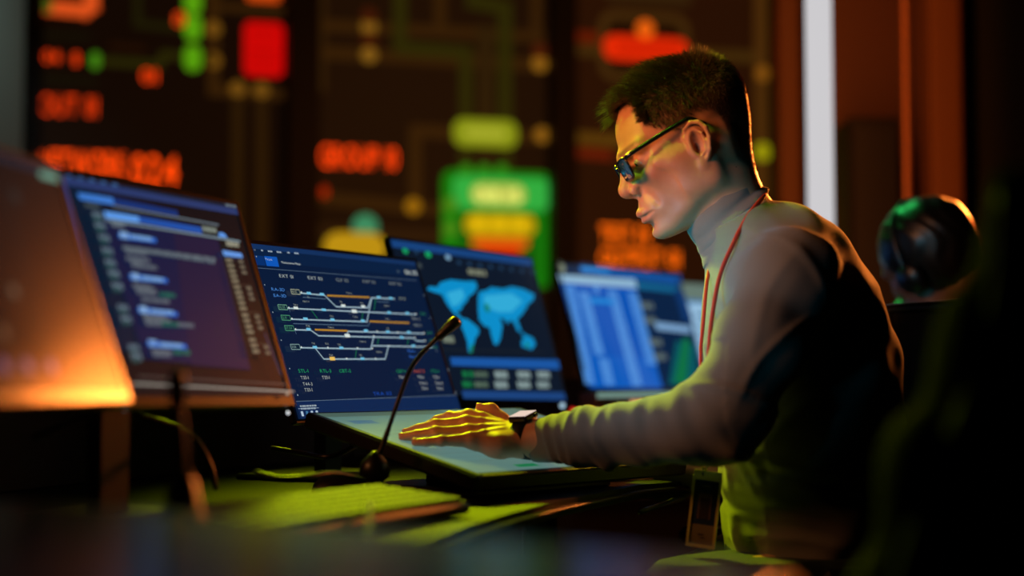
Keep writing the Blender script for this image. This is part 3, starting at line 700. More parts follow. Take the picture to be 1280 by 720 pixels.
# ------------------------------------------------------------------ monitors
plast = mat('black_plastic', (16, 16, 18), .38); plast2 = mat('dark_grey_plastic', (38, 42, 48), .45); bezm = mat('bezel', (18, 17, 18), .3, 0, .6)
DESK = .775
def monitor(label, c, yaw, tilt, roll, w, h, draw, chin=.010, base_back=.10, gloss=(.14, .12)):
    yaw, tilt, roll = map(math.radians, (yaw, tilt, roll)); c = np.array(c)
    r = np.array([math.cos(yaw), math.sin(yaw), 0]); n = np.array([math.sin(yaw), -math.cos(yaw), 0]); u = np.array([0, 0, 1.])*math.cos(tilt)-n*math.sin(tilt)
    r2 = r*math.cos(roll)+u*math.sin(roll); u2 = -r*math.sin(roll)+u*math.cos(roll); n2 = np.cross(r2, u2)
    # n2 points out of the screen
    foot = c-n*base_back; t = thing('monitor', label, 'monitor', (foot[0], foot[1], DESK), 0, 'monitors along the curved desk')
    M = Matrix([[*r2, 0], [*(-n2), 0], [*u2, 0], [0, 0, 0, 1]]).transposed(); M.translation = Vector(c)
    b = MB(); b.box((-w/2, .003, -h/2), (w/2, .016, h/2), plast, M, bev=.003); b.box((-w*.33, .014, -h*.32), (w*.33, .042, h*.30), plast, M, bev=.008); put(b.build('housing', plast), t)
    e = .006; b = MB()
    for lo, hi in (((-w/2, 0, h/2-e), (w/2, .004, h/2)), ((-w/2, 0, -h/2), (w/2, .004, -h/2+chin)), ((-w/2, 0, -h/2+chin), (-w/2+e, .004, h/2-e)), ((w/2-e, 0, -h/2+chin), (w/2, .004, h/2-e))): b.box(lo, hi, bezm, M)
    put(b.build('bezel', bezm), t)
    A = Art(c-n2*.0015, r2, u2); A.n = n2
    A.W, A.Hh = w/2-e, h/2; A.b0, A.b1 = -h/2+chin, h/2-e
    SCR[0], SCR[1] = gloss; draw(A); SCR[0], SCR[1] = .38, .5
    Ms = M.copy(); Ms.translation = Vector(c-n2*.0015); put(A.mb.build('screen', None, M=None), t)
    s = t.children[-1]; s.data.transform(Ms)
    # stand
    top = c-n2*.035; b = MB()
    b.box((-.028, -.012, 0), (.028, .012, max(.02, top[2]-DESK-.02)), plast2, Matrix.Translation((foot[0]+n[0]*.03, foot[1]+n[1]*.03, DESK+.008)) @ Matrix.Rotation(yaw, 4, 'Z'), bev=.004)
    put(b.build('stand_neck', plast2), t)
    b = MB(); b.box((-.11, -.085, 0), (.11, .085, .010), plast2, Matrix.Translation((foot[0], foot[1], DESK)) @ Matrix.Rotation(yaw, 4, 'Z'), bev=.004); put(b.build('stand_base', plast2), t)
    b = MB(); b.tube([c-n2*.03, foot+n*.03+np.array([0, 0, top[2]-foot[2]-.02])], .018, plast2); put(b.build('tilt_hinge', plast2), t)
    return t, M
def bg(A, c, rough=None): A.rect(-A.W, A.b0, A.W, A.b1, em(c))
G = lambda *c: em(c)
def clampQ(A): pass
def draw3(A):
    bg(A, (10, 27, 56)); w = .0022
    A.region(300, 290, 4)
    A.rect(-A.W, A.b1-.0085, A.W, A.b1, G(20, 48, 92)); A.rect(-A.W, A.b1-.030, A.W, A.b1-.0095, G(11, 32, 64))
    for X, Y, L in ((68, 90, 10), (104, 92, 10), (138, 96, 22), (182, 100, 24), (235, 103, 12), (270, 106, 22)): A.words(X, Y, X+L, Y+1, .0028, G(150, 165, 180), 2)
    A.Q([(62, 117), (115, 121), (128, 169), (78, 165)], G(8, 46, 104)); A.Q([(118, 121), (182, 126), (194, 175), (132, 170)], G(15, 84, 180))
    A.text('Track', 124, 136, .0034, G(180, 200, 220), wid=1.5); A.text('Maintenance Mode', 205, 152, .0036, G(190, 200, 200), wid=1.25)
    A.text('06:35', 822, 200, .0085, G(190, 200, 190), wid=1.6); A.text('15', 785, 197, .005, G(90, 110, 120), wid=1.4)
    A.line([(82, 180), (880, 243)], .0009, G(78, 98, 120))
    for s, X, Y in (('EXT 01', 194, 219), ('EXT 02', 337, 229), ('CLF 02', 477, 239), ('EXP 02', 612, 247), ('EXP 03', 745, 257)): A.text(s, X, Y, .0056, G(165, 175, 175) if X < 460 else G(120, 130, 130), wid=1.55)
    A.text('RA-3D', 155, 286, .0052, G(70, 130, 210), wid=1.6); A.text('EA-3D', 166, 317, .0052, G(70, 130, 210), wid=1.6)
    tr = G(150, 176, 190); th = G(80, 105, 130)
    for p in ([(297, 306), (420, 317), (478, 374), (637, 380), (655, 330), (770, 335)], [(233, 382), (875, 413)], [(250, 437), (632, 450), (655, 335)], [(268, 490), (350, 492), (390, 520), (862, 531), (880, 545), (915, 547)], [(530, 520), (536, 498), (912, 509)],
              [(295, 580), (650, 587), (665, 527)], [(660, 570), (962, 577)], [(372, 583), (415, 637), (722, 637), (738, 572)]): A.line(p, w, tr)
    for p in ([(262, 460), (638, 471), (645, 452)], [(310, 328), (425, 337)], [(680, 350), (740, 353)], [(240, 385), (245, 402)], [(268, 492), (275, 512)]): A.line(p, .0011, th)
    for p in ([(672, 335), (665, 392)], [(608, 405), (604, 440)], [(575, 592), (570, 634)], [(686, 535), (680, 565)], [(350, 395), (380, 435)], [(835, 540), (830, 566)]): A.line(p, .0016, G(24, 110, 70))
    for a, b, n in (((430, 321), (642, 330), 26), ((642, 450), (840, 458), 24), ((368, 492), (532, 498), 22)): A.dash(a, b, .0030, n, G(176, 128, 42))
    A.l += 1
    cy = G(110, 190, 225); wh = G(215, 225, 220)
    for X, Y, k in ((335, 310, 0), (400, 315, 0), (507, 372, 1), (607, 376, 1), (685, 330, 0), (745, 335, 0), (270, 384, 1), (410, 393, 0), (562, 400, 2), (737, 407, 0), (828, 410, 0), (318, 438, 0), (453, 442, 0), (605, 448, 0), (333, 490, 0), (620, 497, 0), (730, 503, 0), (835, 505, 0), (527, 522, 2), (800, 531, 0), (365, 580, 0), (497, 583, 0), (858, 573, 0), (603, 637, 0), (452, 637, 3)):
        c_ = A.px(X, Y); k_ = (.0045, .0021) if k < 2 else (.0055, .0030); A.rr(c_[0]-k_[0]*1.35, c_[1]-k_[1], c_[0]+k_[0]*1.35, c_[1]+k_[1], .001, [cy, wh, wh, G(235, 190, 90)][k], .05)
    for X, Y in ((297, 306), (235, 383), (250, 437), (268, 490), (297, 580), (870, 413), (910, 509), (915, 547), (780, 505), (676, 501), (865, 531), (660, 525), (430, 582), (578, 584), (523, 637), (668, 637), (735, 573), (652, 586)): A.dot(X, Y, .0017, wh)
    A.l += 1
    for X, Y, s in ((535, 309, 'T46-2'), (568, 428, 'T31-2'), (730, 438, 'T31-2'), (443, 481, 'T46-3'), (318, 351, 'NAT-1'), (725, 373, 'TRK-1'), (340, 330, 'T1'), (500, 353, 'T12'), (605, 360, 'T13'), (270, 369, 'TK2'), (452, 425, 'T22'), (735, 487, 'T41'), (332, 474, 'T40'), (362, 562, 'T51'), (428, 563, 'T52'), (490, 568, 'T53'), (603, 552, 'TRK-5'), (685, 604, 'TRK-6'), (598, 620, 'T61'), (448, 620, 'T60')): A.text(s, X-14, Y, .0030, G(150, 158, 150), wid=1.5)
    for X0, Y0, X1, Y1, s, c_ in ((240, 289, 293, 319, '01.02', (150, 155, 135)), (175, 366, 229, 396, '02.05', (100, 150, 125)), (190, 419, 244, 449, '12.01', (70, 140, 105)), (207, 471, 261, 501, '07.04', (70, 140, 105)), (236, 565, 291, 595, '21.01', (120, 150, 150))):
        a = A.px(X0, Y0); b = A.px(X1, Y1); A.rr(a[0], a[1], b[0], b[1], .0015, em(c_)); A.rr(a[0]+.0012, a[1]-.0012, b[0]-.0012, b[1]+.0012, .001, G(12, 34, 52)); A.text(s, X0+8, (Y0+Y1)/2-1, .0042, em(c_), wid=1.15)
    for X, Y, s, c_ in ((782, 337, '09.01', (130, 140, 130)), (890, 413, '11.02', (40, 120, 85)), (845, 438, 'TRK.2', (130, 140, 140)), (855, 471, 'TRK.3', (130, 140, 140)), (922, 509, '11.04', (40, 120, 85)), (935, 547, '11.05', (40, 120, 85)), (948, 580, '11.06', (40, 120, 85)), (822, 600, 'TRA-1', (50, 105, 200)), (832, 630, 'TRA-2', (50, 105, 200))): A.text(s, X, Y, .0052, em(c_), wid=1.4)
    A.region(300, 400, 4)
    for X, Y, s, c_ in ((278, 260, 'STL-1', (30, 150, 90)), (386, 260, 'RTL-3', (30, 150, 90)), (483, 260, 'CBT-3', (30, 150, 90)), (770, 261, 'CBT-1', (30, 140, 80)), (857, 261, 'RAC-2', (180, 80, 40)), (944, 261, 'FTL-1', (30, 140, 80))): A.text(s, X, Y, .0058, em(c_), wid=1.45)
    for X, Y, s in ((289, 294, 'T33-1'), (396, 293, 'T33-1'), (300, 326, 'T44-3'), (308, 355, 'T33-1'), (782, 291, 'T16-1'), (875, 291, 'T33-1'), (953, 291, 'T33-1'), (884, 322, 'T44-3'), (963, 322, 'T44-3'), (895, 348, 'T33-1'), (972, 348, 'T33-1')): A.text(s, X, Y, .0056, G(165, 172, 168), wid=1.25)
    A.text('TRA 02', 653, 374, .0060, G(24, 70, 165), wid=1.9)
    a = A.px(270, 414); A.rect(-A.W, A.b0, A.W, a[1], G(14, 38, 78)); A.rect(-A.W, a[1], A.W, a[1]+.0009, G(88, 108, 128))
    A.words(285, 437, 372, 437, .0028, G(140, 155, 165), 5); A.words(290, 450, 368, 450, .0028, G(140, 155, 165), 4)
    A.rect(-A.W, A.b0+.015, -A.W+.055, A.b0+.0158, G(140, 160, 180))
    for k in range(4): A.rr(-A.W+.004+k*.013, A.b0+.003, -A.W+.010+k*.013, A.b0+.011, .001, G(170, 190, 210) if k != 1 else G(60, 110, 150))
    A.region(300, 290, 4)
    for X, Y in ((66, 130), (107, 271), (148, 408), (190, 548), (232, 690), (905, 322), (936, 437), (968, 600)): A.dot(X, Y, .0012, G(140, 155, 165))
    A.region(300, 400, 4)
    for X, Y in ((272, 382), (1027, 255), (1063, 368)): A.dot(X, Y, .0014, G(150, 165, 175))
def draw2(A):
    bg(A, (20, 17, 20)); A.region(0, 180, 3.2)
    nav = G(20, 26, 60); grey = G(96, 108, 118); W = A.W
    # left tool strip and side bar
    A.Q([(235, 95), (262, 108), (375, 500), (350, 500)], G(22, 62, 128))
    A.Q([(262, 150), (395, 195), (585, 830), (440, 830)], G(9, 26, 46))
    A.Q([(240, 104), (950, 232), (957, 286), (252, 160)], G(24, 30, 46))
    A.Q([(245, 130), (955, 262), (957, 286), (252, 162)], G(40, 56, 104))
    for k in range(5): A.words(262+k*46, 122+k*9, 285+k*46, 127+k*9, .006, G(60, 100, 150), 2)
    A.words(900, 244, 945, 252, .004, grey, 3)
    A.Q([(400, 300), (870, 385), (1000, 905), (575, 860)], nav)
    A.Q([(690, 350), (870, 385), (1000, 905), (760, 885)], G(32, 27, 56))
    A.Q([(306, 196), (447, 216), (455, 246), (316, 222)], G(60, 120, 205)); A.Q([(447, 216), (705, 268), (712, 292), (455, 246)], G(20, 48, 112))
    A.line([(452, 250), (870, 325)], .0022, G(105, 118, 128))
    A.Q([(410, 270), (550, 292), (556, 317), (420, 297)], G(92, 155, 235)); A.Q([(550, 292), (800, 335), (806, 362), (556, 317)], G(28, 78, 165))
    A.line([(420, 304), (955, 392)], .0026, G(120, 140, 150))
    A.words(806, 340, 862, 350, .0075, G(120, 130, 120), 3); A.words(442, 322, 495, 332, .006, grey, 3); A.words(335, 245, 392, 255, .005, G(70, 82, 86), 3)
    A.Q([(872, 355), (893, 360), (905, 378), (870, 372)], G(90, 150, 230))
    chips = [(468, 356, 618, 384), (512, 522, 662, 545), (545, 655, 702, 680), (582, 790, 738, 810)]
    for X0, Y0, X1, Y1 in chips:
        A.Q([(X0, Y0), (X1, Y1-4), (X1+4, Y1+14), (X0+5, Y0+22)], G(36, 98, 195)); A.words(X0+8, Y0+10, X0+40, Y0+14, .0085, G(150, 190, 225), 2); A.words(X0+50, Y0+16, X1-14, Y1+2, .005, G(120, 165, 215), 4)
    for X0, Y0, X1, Y1, c_ in ((485, 418, 860, 478, 1), (497, 432, 580, 446, 0), (497, 460, 592, 473, 0), (518, 472, 560, 480, 0), (520, 488, 622, 502, 0), (525, 570, 600, 580, 0), (535, 582, 618, 594, 0), (540, 595, 620, 606, 0), (560, 625, 676, 638, 0), (565, 690, 655, 700, 0), (570, 705, 680, 716, 0), (575, 720, 640, 728, 0), (700, 726, 772, 732, 0), (600, 832, 680, 838, 0), (605, 845, 678, 852, 0)):
        A.words(X0, Y0, X1, Y1, .0055, G(88, 98, 108), 9 if c_ else 4)
        if c_:
            a = A.px(X0, Y0); b = A.px(X1, Y1)
            for k in range(18): t = k/18; p = a*(1-t)+b*t; A.rect(p[0], p[1]-.0025, p[0]+(b-a)[0]/18*(.55+.3*rng.rand()), p[1]+.0025, G(90, 104, 112), 0)
            A.l += .5
    for X0, Y0, X1, Y1 in ((630, 605, 694, 612), (640, 723, 705, 728), (686, 836, 752, 838)): A.words(X0, Y0, X1, Y1, .006, G(22, 92, 80), 2)
    for X, Y in ((362, 288), (372, 330), (388, 378), (400, 430), (412, 478), (426, 522), (440, 572), (462, 660), (475, 705), (505, 820), (515, 855)):
        A.words(X, Y, X+42, Y+7, .0085, G(90, 108, 122), 2); A.words(X+4, Y+14, X+36, Y+20, .006, G(30, 70, 70), 2)
    A.words(895, 402, 945, 410, .0065, G(150, 150, 130), 3); A.Q([(878, 430), (955, 442), (962, 461), (886, 452)], G(96, 150, 225))
    k = 0
    for Y in (468, 490, 512, 532, 552, 576, 598, 618, 640, 662, 690, 712, 735, 757, 788, 812, 835):
        x = 893+(Y-468)*.285; A.words(x, Y, x+26, Y+3, .0045, G(130, 122, 100), 3); k += 1
        if k % 5 not in (0, 4): A.words(x+52, Y+6, x+70, Y+8, .0045, G(110, 104, 88), 2)
        if k % 5 == 0: A.line([(x-4, Y+12), (x+78, Y+20)], .0009, G(80, 66, 54))
    A.region(0, 400, 3.2)
    A.line([(540, 232), (1135, 263)], .0013, G(86, 78, 74)); A.line([(520, 262), (1160, 292)], .0024, G(150, 148, 138)); A.words(1128, 302, 1143, 303, .004, G(160, 140, 120), 1)
    A.line([(1045, 60), (1110, 225)], .0016, G(60, 66, 100))
def draw1(A):
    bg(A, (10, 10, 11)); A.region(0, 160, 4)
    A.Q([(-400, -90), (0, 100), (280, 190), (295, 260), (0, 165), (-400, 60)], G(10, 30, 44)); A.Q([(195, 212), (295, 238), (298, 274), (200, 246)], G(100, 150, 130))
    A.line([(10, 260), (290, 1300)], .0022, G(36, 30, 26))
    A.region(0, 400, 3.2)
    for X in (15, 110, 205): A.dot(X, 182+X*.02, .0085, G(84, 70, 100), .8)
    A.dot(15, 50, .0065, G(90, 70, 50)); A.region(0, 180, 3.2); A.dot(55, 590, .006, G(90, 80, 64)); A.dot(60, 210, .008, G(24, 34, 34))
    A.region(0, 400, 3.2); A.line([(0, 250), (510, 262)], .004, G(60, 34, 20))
def draw4(A):
    bg(A, (14, 24, 40)); A.region(460, 280, 2.902)
    A.rect(-A.W, A.b1-.016, A.W, A.b1, G(24, 66, 124))
    for X, Y, c_, r in ((135, 98, (20, 150, 90), .010), (218, 111, (20, 160, 95), .011), (290, 121, (120, 160, 190), .010), (175, 102, (30, 60, 90), .007)): A.dot(X, Y, r, em(c_), .6)
    for k in range(8): A.dot(330+k*38, 140+k*5, .0075, G(34, 62, 92), .6)
    A.words(362, 172, 428, 180, .012, G(120, 125, 105), 2); A.words(180, 150, 205, 200, .01, G(60, 70, 74), 1)
    sea = G(12, 140, 200); lt = G(50, 170, 215)
    A.Q([(213, 238), (222, 226), (250, 230), (262, 212), (300, 202), (345, 208), (388, 208), (396, 228), (384, 250), (366, 262), (358, 280), (342, 298), (336, 314), (318, 318), (330, 330), (344, 345), (338, 352), (316, 330), (296, 306), (280, 282), (268, 256), (240, 248)], sea)
    A.Q([(285, 250), (340, 235), (350, 262), (330, 290), (305, 300)], lt)
    A.Q([(338, 346), (352, 342), (374, 356), (400, 378), (402, 396), (388, 416), (380, 448), (370, 468), (362, 462), (360, 430), (350, 400), (338, 372)], sea)
    A.Q([(372, 440), (382, 436), (378, 466), (366, 470)], G(20, 130, 110))
    A.Q([(398, 268), (402, 246), (430, 240), (445, 230), (490, 236), (520, 228), (560, 236), (602, 256), (598, 276), (580, 290), (570, 310), (556, 330), (540, 345), (548, 372), (556, 388), (544, 392), (530, 362), (518, 346), (506, 362), (494, 346), (476, 340), (486, 366), (484, 384), (478, 420), (466, 440), (456, 436), (446, 404), (440, 376), (420, 370), (402, 348), (398, 310)], sea)
    A.Q([(420, 260), (520, 252), (560, 280), (520, 320), (470, 320), (420, 300)], lt); A.Q([(560, 396), (574, 404), (566, 410), (552, 400)], sea)
    A.Q([(556, 424), (572, 404), (596, 414), (606, 438), (592, 456), (572, 450), (556, 444)], sea); A.dot(430, 305, .010, G(20, 120, 100)); A.dot(576, 438, .008, G(20, 130, 120))
    A.words(270, 418, 312, 420, .014, G(110, 120, 105), 1); A.line([(250, 455), (640, 465)], .002, G(32, 38, 44))
    A.Q([(296, 484), (688, 494), (694, 528), (302, 514)], G(26, 84, 160))
    for r_ in (0, 1):
        Y = 547+r_*37; A.words(340, Y-2, 380, Y-1, .013, G(20, 105, 60), 1); A.words(385, Y-1, 432, Y+1, .012, G(80, 100, 85), 2)
        for X in (458, 540, 612): A.words(X, Y, X+46, Y+3, .015, G(130, 150, 150), 3)
    A.Q([(338, 605), (708, 612), (716, 640), (344, 634)], G(28, 66, 124))
def draw5(A):
    bg(A, (12, 34, 66)); A.region(660, 310, 3.27)
    A.Q([(205, 62), (620, 108), (628, 150), (215, 100)], G(22, 84, 160)); A.Q([(215, 66), (330, 80), (336, 102), (220, 92)], G(50, 140, 220)); A.Q([(440, 138), (615, 160), (622, 185), (446, 166)], G(20, 96, 140))
    A.dot(135, 78, .016, G(120, 130, 110))
    A.Q([(126, 120), (440, 166), (550, 575), (248, 568)], G(6, 80, 176)); A.Q([(246, 440), (514, 450), (550, 575), (262, 572)], G(8, 88, 184))
    A.Q([(120, 108), (436, 128), (446, 166), (132, 142)], G(140, 178, 205))
    tx = G(80, 142, 215)
    for X0, Y0, X1, Y1, n in ((170, 160, 250, 548, 22), (226, 185, 288, 430, 15), (308, 462, 328, 552, 6), (342, 180, 440, 555, 22), (424, 190, 500, 470, 16), (400, 330, 420, 440, 0)):
        for k in range(n):
            t = k/max(1, n-1); X = X0+(X1-X0)*t; Y = Y0+(Y1-Y0)*t; A.words(X-20, Y, X+22, Y+3, .010, tx, 3)
    A.Q([(246, 205), (345, 213), (350, 232), (250, 226)], G(20, 130, 210)); A.dot(275, 172, .011, tx)
    for X, Y in ((480, 236), (494, 296), (516, 386), (535, 445)): A.words(X-24, Y, X+26, Y+4, .018, G(90, 105, 105), 2)
    A.Q([(512, 304), (655, 322), (662, 350), (520, 335)], G(120, 160, 200))
    A.Q([(600, 380), (680, 400), (690, 560), (570, 560)], G(10, 84, 92)); A.Q([(630, 370), (655, 375), (640, 560), (590, 555)], G(16, 110, 66)); A.Q([(590, 170), (630, 178), (668, 300), (630, 300)], G(16, 52, 104))
def draw6(A):
    bg(A, (60, 110, 160)); A.rect(-A.W, A.b1-.05, A.W, A.b1, G(100, 120, 110)); A.rect(-A.W+.01, A.b0+.02, A.W-.2, A.b1-.06, G(150, 190, 220)); A.rect(-A.W, A.b0, A.W, A.b0+.03, G(30, 70, 40))
    for k in range(6): A.rect(-A.W+.03, A.b1-.09-k*.028, -A.W+.10, A.b1-.10-k*.028, G(70, 110, 150))
def sc(c, k): c = np.array(c)-CO; return CO+c*k
monitor('monitor at the left edge, dark screen glowing orange with reflected light, nearest to the camera', sc((-.529, 1.526, 1.0619), .86), 80.2, 19.6, -.5, .42, .2925*.86, draw1, gloss=(.27, .12))
monitor('second monitor from the left, showing lines of code in a navy window', sc((-.431, 1.831, 1.052), 1.0), 62.4, 20.1, -.8, .44, .2925, draw2, .012, gloss=(.24, .16))
monitor('sharp monitor with the railway track diagram, behind the gooseneck microphone', sc((-.246, 2.501, 1.021), 1.04), 62, 18.6, .5, .51, .3042, draw3, .006)
monitor('monitor showing a light blue world map, between the track diagram and the blue table', sc((-.053, 2.799, 1.049), 1.14), 58.3, 16.2, -.5, .55, .3335, draw4, .008)
monitor('monitor with a bright blue data table, in front of the man\'s chest', sc((.28, 3.434, 1.056), 1.12), 51.4, 16.9, -.4, .54, .3276, draw5, .008)
monitor('farthest monitor, only its pale left sliver visible beside the man\'s chest', sc((.64, 4.23, 1.075), 1.06), 46, 17, 0, .49, .2925, draw6)
# ------------------------------------------------------------------ desk
deskm = mat('desk_top', (32, 34, 30), .6, 0, .15, bump=(400, .06, .0006)); edgem = mat('desk_edge', (34, 26, 22), .5); metal = mat('dark_metal', (26, 27, 30), .35, .7)
dt = thing('desk', 'long dark grey desk with a slim front edge carrying monitors, keyboard and display', 'desk', (.0, 2.8, 0))
def DP(x, y): q = PZ(x, y, DESK); return (q[0], q[1])
fr = [(.55, 3.50), DP(903, 597), DP(800, 606), DP(700, 626), DP(640, 641), DP(590, 656), (-.10, 1.60), (-.22, 1.2), (-.30, .95)]
bk = [(-1.05, 1.1), (-.95, 1.9), (-.72, 2.6), (-.40, 3.3), (.05, 4.0), (.55, 4.95), (.92, 4.95), (.86, 4.6)]
poly = fr+bk
def ccw(p): return p if sum(p[i][0]*p[(i+1) % len(p)][1]-p[(i+1) % len(p)][0]*p[i][1] for i in range(len(p))) > 0 else p[::-1]
mb = MB(); mb.prism(ccw(poly), DESK-.022, DESK, deskm); put(mb.build('desktop', deskm), dt)
mb = MB(); mb.tube([(x, y, DESK-.011) for x, y in fr], [(.011, .004)]*len(fr), edgem, 8); put(mb.build('edge_strip', edgem), dt)
for x, y in ((-.85, 1.3), (-.35, 1.25), (-.5, 2.9), (.05, 2.75), (.6, 4.7), (.50, 3.7)): mb = MB(); mb.box((x-.03, y-.03, .0), (x+.03, y+.03, DESK-.022), metal, bev=.004); put(mb.build('leg', metal), dt)
mb = MB(); mb.tube(catmull([P(800, 640, 2.3), P(835, 628, 2.45), P(870, 613, 2.7), P(905, 606, 2.9)], 4), .004, metal); put(mb.build('cross_rail', metal), dt)
# back screen of the desk, brown panel behind the monitors
backm = mat('brown_panel', (70, 34, 20), .6)
mb = MB(); bb = [(-1.0, 1.15), (-.9, 1.9), (-.67, 2.58), (-.35, 3.27), (.10, 3.98), (.58, 4.88)]
for (x0, y0), (x1, y1) in zip(bb[:-1], bb[1:]): 
    d = Vector((x1-x0, y1-y0, 0)); L_ = d.length; mb.box((.004, -.009, 0), (L_-.004, .009, .17), backm, Matrix.Translation((x0, y0, DESK)) @ Matrix.Rotation(math.atan2(d.y, d.x), 4, 'Z'), bev=.003)
o = mb.build('desk_divider', backm); tag(o, 'low brown divider panel running along the desk behind the monitors', 'divider')
# ------------------------------------------------------------------ tilted touch display
psi = math.radians(48); A0 = P(597, 590, 2.1); B0 = np.array([-.29910926, 2.32675297, .89393459]); tr_ = np.array([math.cos(psi), math.sin(psi), 0]); tv = (B0-A0)/np.linalg.norm(B0-A0); tn = np.cross(tr_, tv); TH = np.linalg.norm(B0-A0); TW = .47
td = thing('touch_display', 'large touch display tilted on the desk, its pale grey green page under the man\'s hand', 'display', (A0[0]+.05, A0[1]+.25, DESK))
MT = Matrix([[*tr_, 0], [*tv, 0], [*tn, 0], [0, 0, 0, 1]]).transposed(); MT.translation = Vector(A0)
mb = MB(); mb.box((-.012, -.012, -.026), (TW+.012, TH+.012, -.0015), plast, MT, bev=.004); put(mb.build('display_body', plast), td)
AT = Art(A0-tn*.0012, tr_, tv); AT.n = tn; AT.step = .0001
AT.mb = MB()
def atp(pts, m): AT.l += 1; h_ = AT.l*AT.step; AT.mb.add([(a, b, h_) for a, b in pts], [tuple(range(len(pts)))], m)
def atr(a0, b0, a1, b1, m): atp([(a0, b0), (a1, b0), (a1, b1), (a0, b1)], m)
pg = em((84, 118, 112), .3); atr(0, 0, TW, TH, pg); atr(.0, TH*.93, TW, TH, em((70, 92, 80), .3)); atr(.02, TH*.80, .07, TH*.86, em((40, 86, 120), .3)); atr(.10, .012, .145, .026, em((16, 110, 66), .3))
for k in range(9): atr(.02, TH*(.15+.065*k), .02+.10+.12*rng.rand(), TH*(.15+.065*k)+.002, em((78, 100, 90), .3))
atr(.03, TH*.48, .075, TH*.50, em((70, 74, 40), .3))
for k in range(4): atr(.26, TH*(.1+.2*k), TW-.02, TH*(.1+.2*k)+.10, em((84, 110, 100), .3))
s = AT.mb.build('screen', None); s.data.transform(Matrix([[*tr_, 0], [*tv, 0], [*tn, 0], [0, 0, 0, 1]]).transposed()); s.data.transform(Matrix.Translation(Vector(A0-tn*.0012))); put(s, td)
mb = MB(); mb.box((0, 0, 0), (TW, .0035, .001), mat('display_edge', (120, 84, 50), .4), MT @ Matrix.Translation((0, -.0125, -.003))); put(mb.build('edge_trim', None), td)
q = A0+tr_*.22+tv*.20
mb = MB(); mb.box((-.16, -.13, 0), (.16, .10, .012), plast, Matrix.Translation((q[0], q[1], DESK)) @ Matrix.Rotation(psi, 4, 'Z'), bev=.004); put(mb.build('stand_base', plast), td)
mb = MB(); mb.box((-.11, -.02, 0), (.11, .02, q[2]-DESK-.032), plast, Matrix.Translation((q[0], q[1], DESK+.011)) @ Matrix.Rotation(psi, 4, 'Z'), bev=.004); put(mb.build('stand_bracket', plast), td)
# ------------------------------------------------------------------ keyboard, mouse, microphones
keym = mat('keyboard_case', (64, 56, 46), .45); capm = mat('key_cap', (18, 19, 16), .5, 0, .3)
kb = thing('keyboard', 'slim dark keyboard lit yellow green, lying below the corner of the touch display', 'keyboard', (-.15, 1.75, DESK))
ka = math.radians(62); kr = np.array([math.cos(ka), math.sin(ka), 0]); kf = np.array([-math.sin(ka), math.cos(ka), 0])
KO = np.array([-.052, 1.905, DESK]); MK = Matrix([[*kr, 0], [*kf, 0], [0, 0, 1, 0], [0, 0, 0, 1]]).transposed(); MK.translation = Vector(KO); MK = MK @ Matrix.Rotation(math.radians(6), 4, 'X')
mb = MB(); mb.box((-.43, 0, .003), (0, .145, .018), keym, MK, bev=.004); put(mb.build('keyboard_case', keym), kb)
mb = MB(); mb.box((-.426, .006, .0178), (-.004, .140, .0186), mat('key_deck', (8, 8, 8), .6), MK); put(mb.build('key_deck', None), kb)
mb = MB()
for r_ in range(6):
    n_ = 20; x = -.422
    for k in range(n_):
        w_ = .0182 if not (r_ == 0 and k == 6) else .0182
        mb.box((x, .010+r_*.0215, .017), (x+w_, .010+r_*.0215+.0160, .0235), capm, MK); x += .0208
put(mb.build('keys', capm), kb)
mm = MB(); mprof = [(.001, 0), (.030, .0), (.033, .006), (.031, .016), (.024, .026), (.012, .032), (.001, .033)]
mo = P(434, 601, 2.27); mouse = thing('computer_mouse', 'rounded dark computer mouse catching green light, beside the microphone foot', 'mouse', (mo[0], mo[1], DESK), math.radians(35))
mm.lathe(mprof, (0, 0, 0), plast2, 32, None, 1.75, 1.); mo_b = mm.build('mouse_shell', mat('mouse_shell', (48, 50, 46), .3)); mo_b.parent = mouse
mm = MB(); mm.tube([(.0, -.004, .0335), (.0, .004, .0335)], .006, plast); o = mm.build('scroll_wheel', plast); o.location = (.032, 0, -.006); o.parent = mouse
mic = thing('gooseneck_microphone', 'thin black gooseneck microphone with foam tip in front of the track diagram', 'microphone', tuple(PZ(469, 612, DESK+.0)))
mbase = PZ(468, 627, DESK); md = mbase[1]
mic.location = tuple(mbase)
mb = MB(); mb.lathe([(.001, 0), (.040, 0), (.041, .006), (.034, .014), (.016, .020), (.013, .028), (.020, .034), (.022, .045), (.018, .056), (.010, .064), (.004, .070), (.001, .071)], tuple(mbase), plast, 28); put(mb.build('microphone_base', mat('mic_base', (14, 14, 14), .25)), mic)
mb = MB(); gp = catmull([P(470, 572, md), P(477, 560, md), P(486, 535, md), P(497, 503, md), (P(508, 473, md+.01)), P(517, 455, md+.02), P(530, 439, md+.03), P(541, 428, md+.03), P(550, 419, md+.03)], 4)
mb.tube(gp, [.0040]*8+[.0032]*(len(gp)-8), plast, 10); put(mb.build('gooseneck', mat('mic_neck', (10, 10, 10), .3)), mic)
mb = MB(); a_, b_ = P(546, 423, md+.03), P(573, 399, md+.035)
mb.tube([a_+(b_-a_)*t for t in (0, .04, .3, .55, .9, .97, 1)], [.0035, .0062, .0066, .0082, .0088, .007, .0035], plast, 14); put(mb.build('microphone_head', mat('mic_head', (12, 12, 12), .7, bump=(2500, .6, .001))), mic)
mic2 = thing('tabletop_microphone', 'blurred black upright microphone standing in front of the code monitor', 'microphone', tuple(P(224, 600, 1.45)*np.array([1, 1, 0])+np.array([0, 0, DESK])))
d2 = 1.45; z0 = DESK; bx_ = P(228, 600, d2)
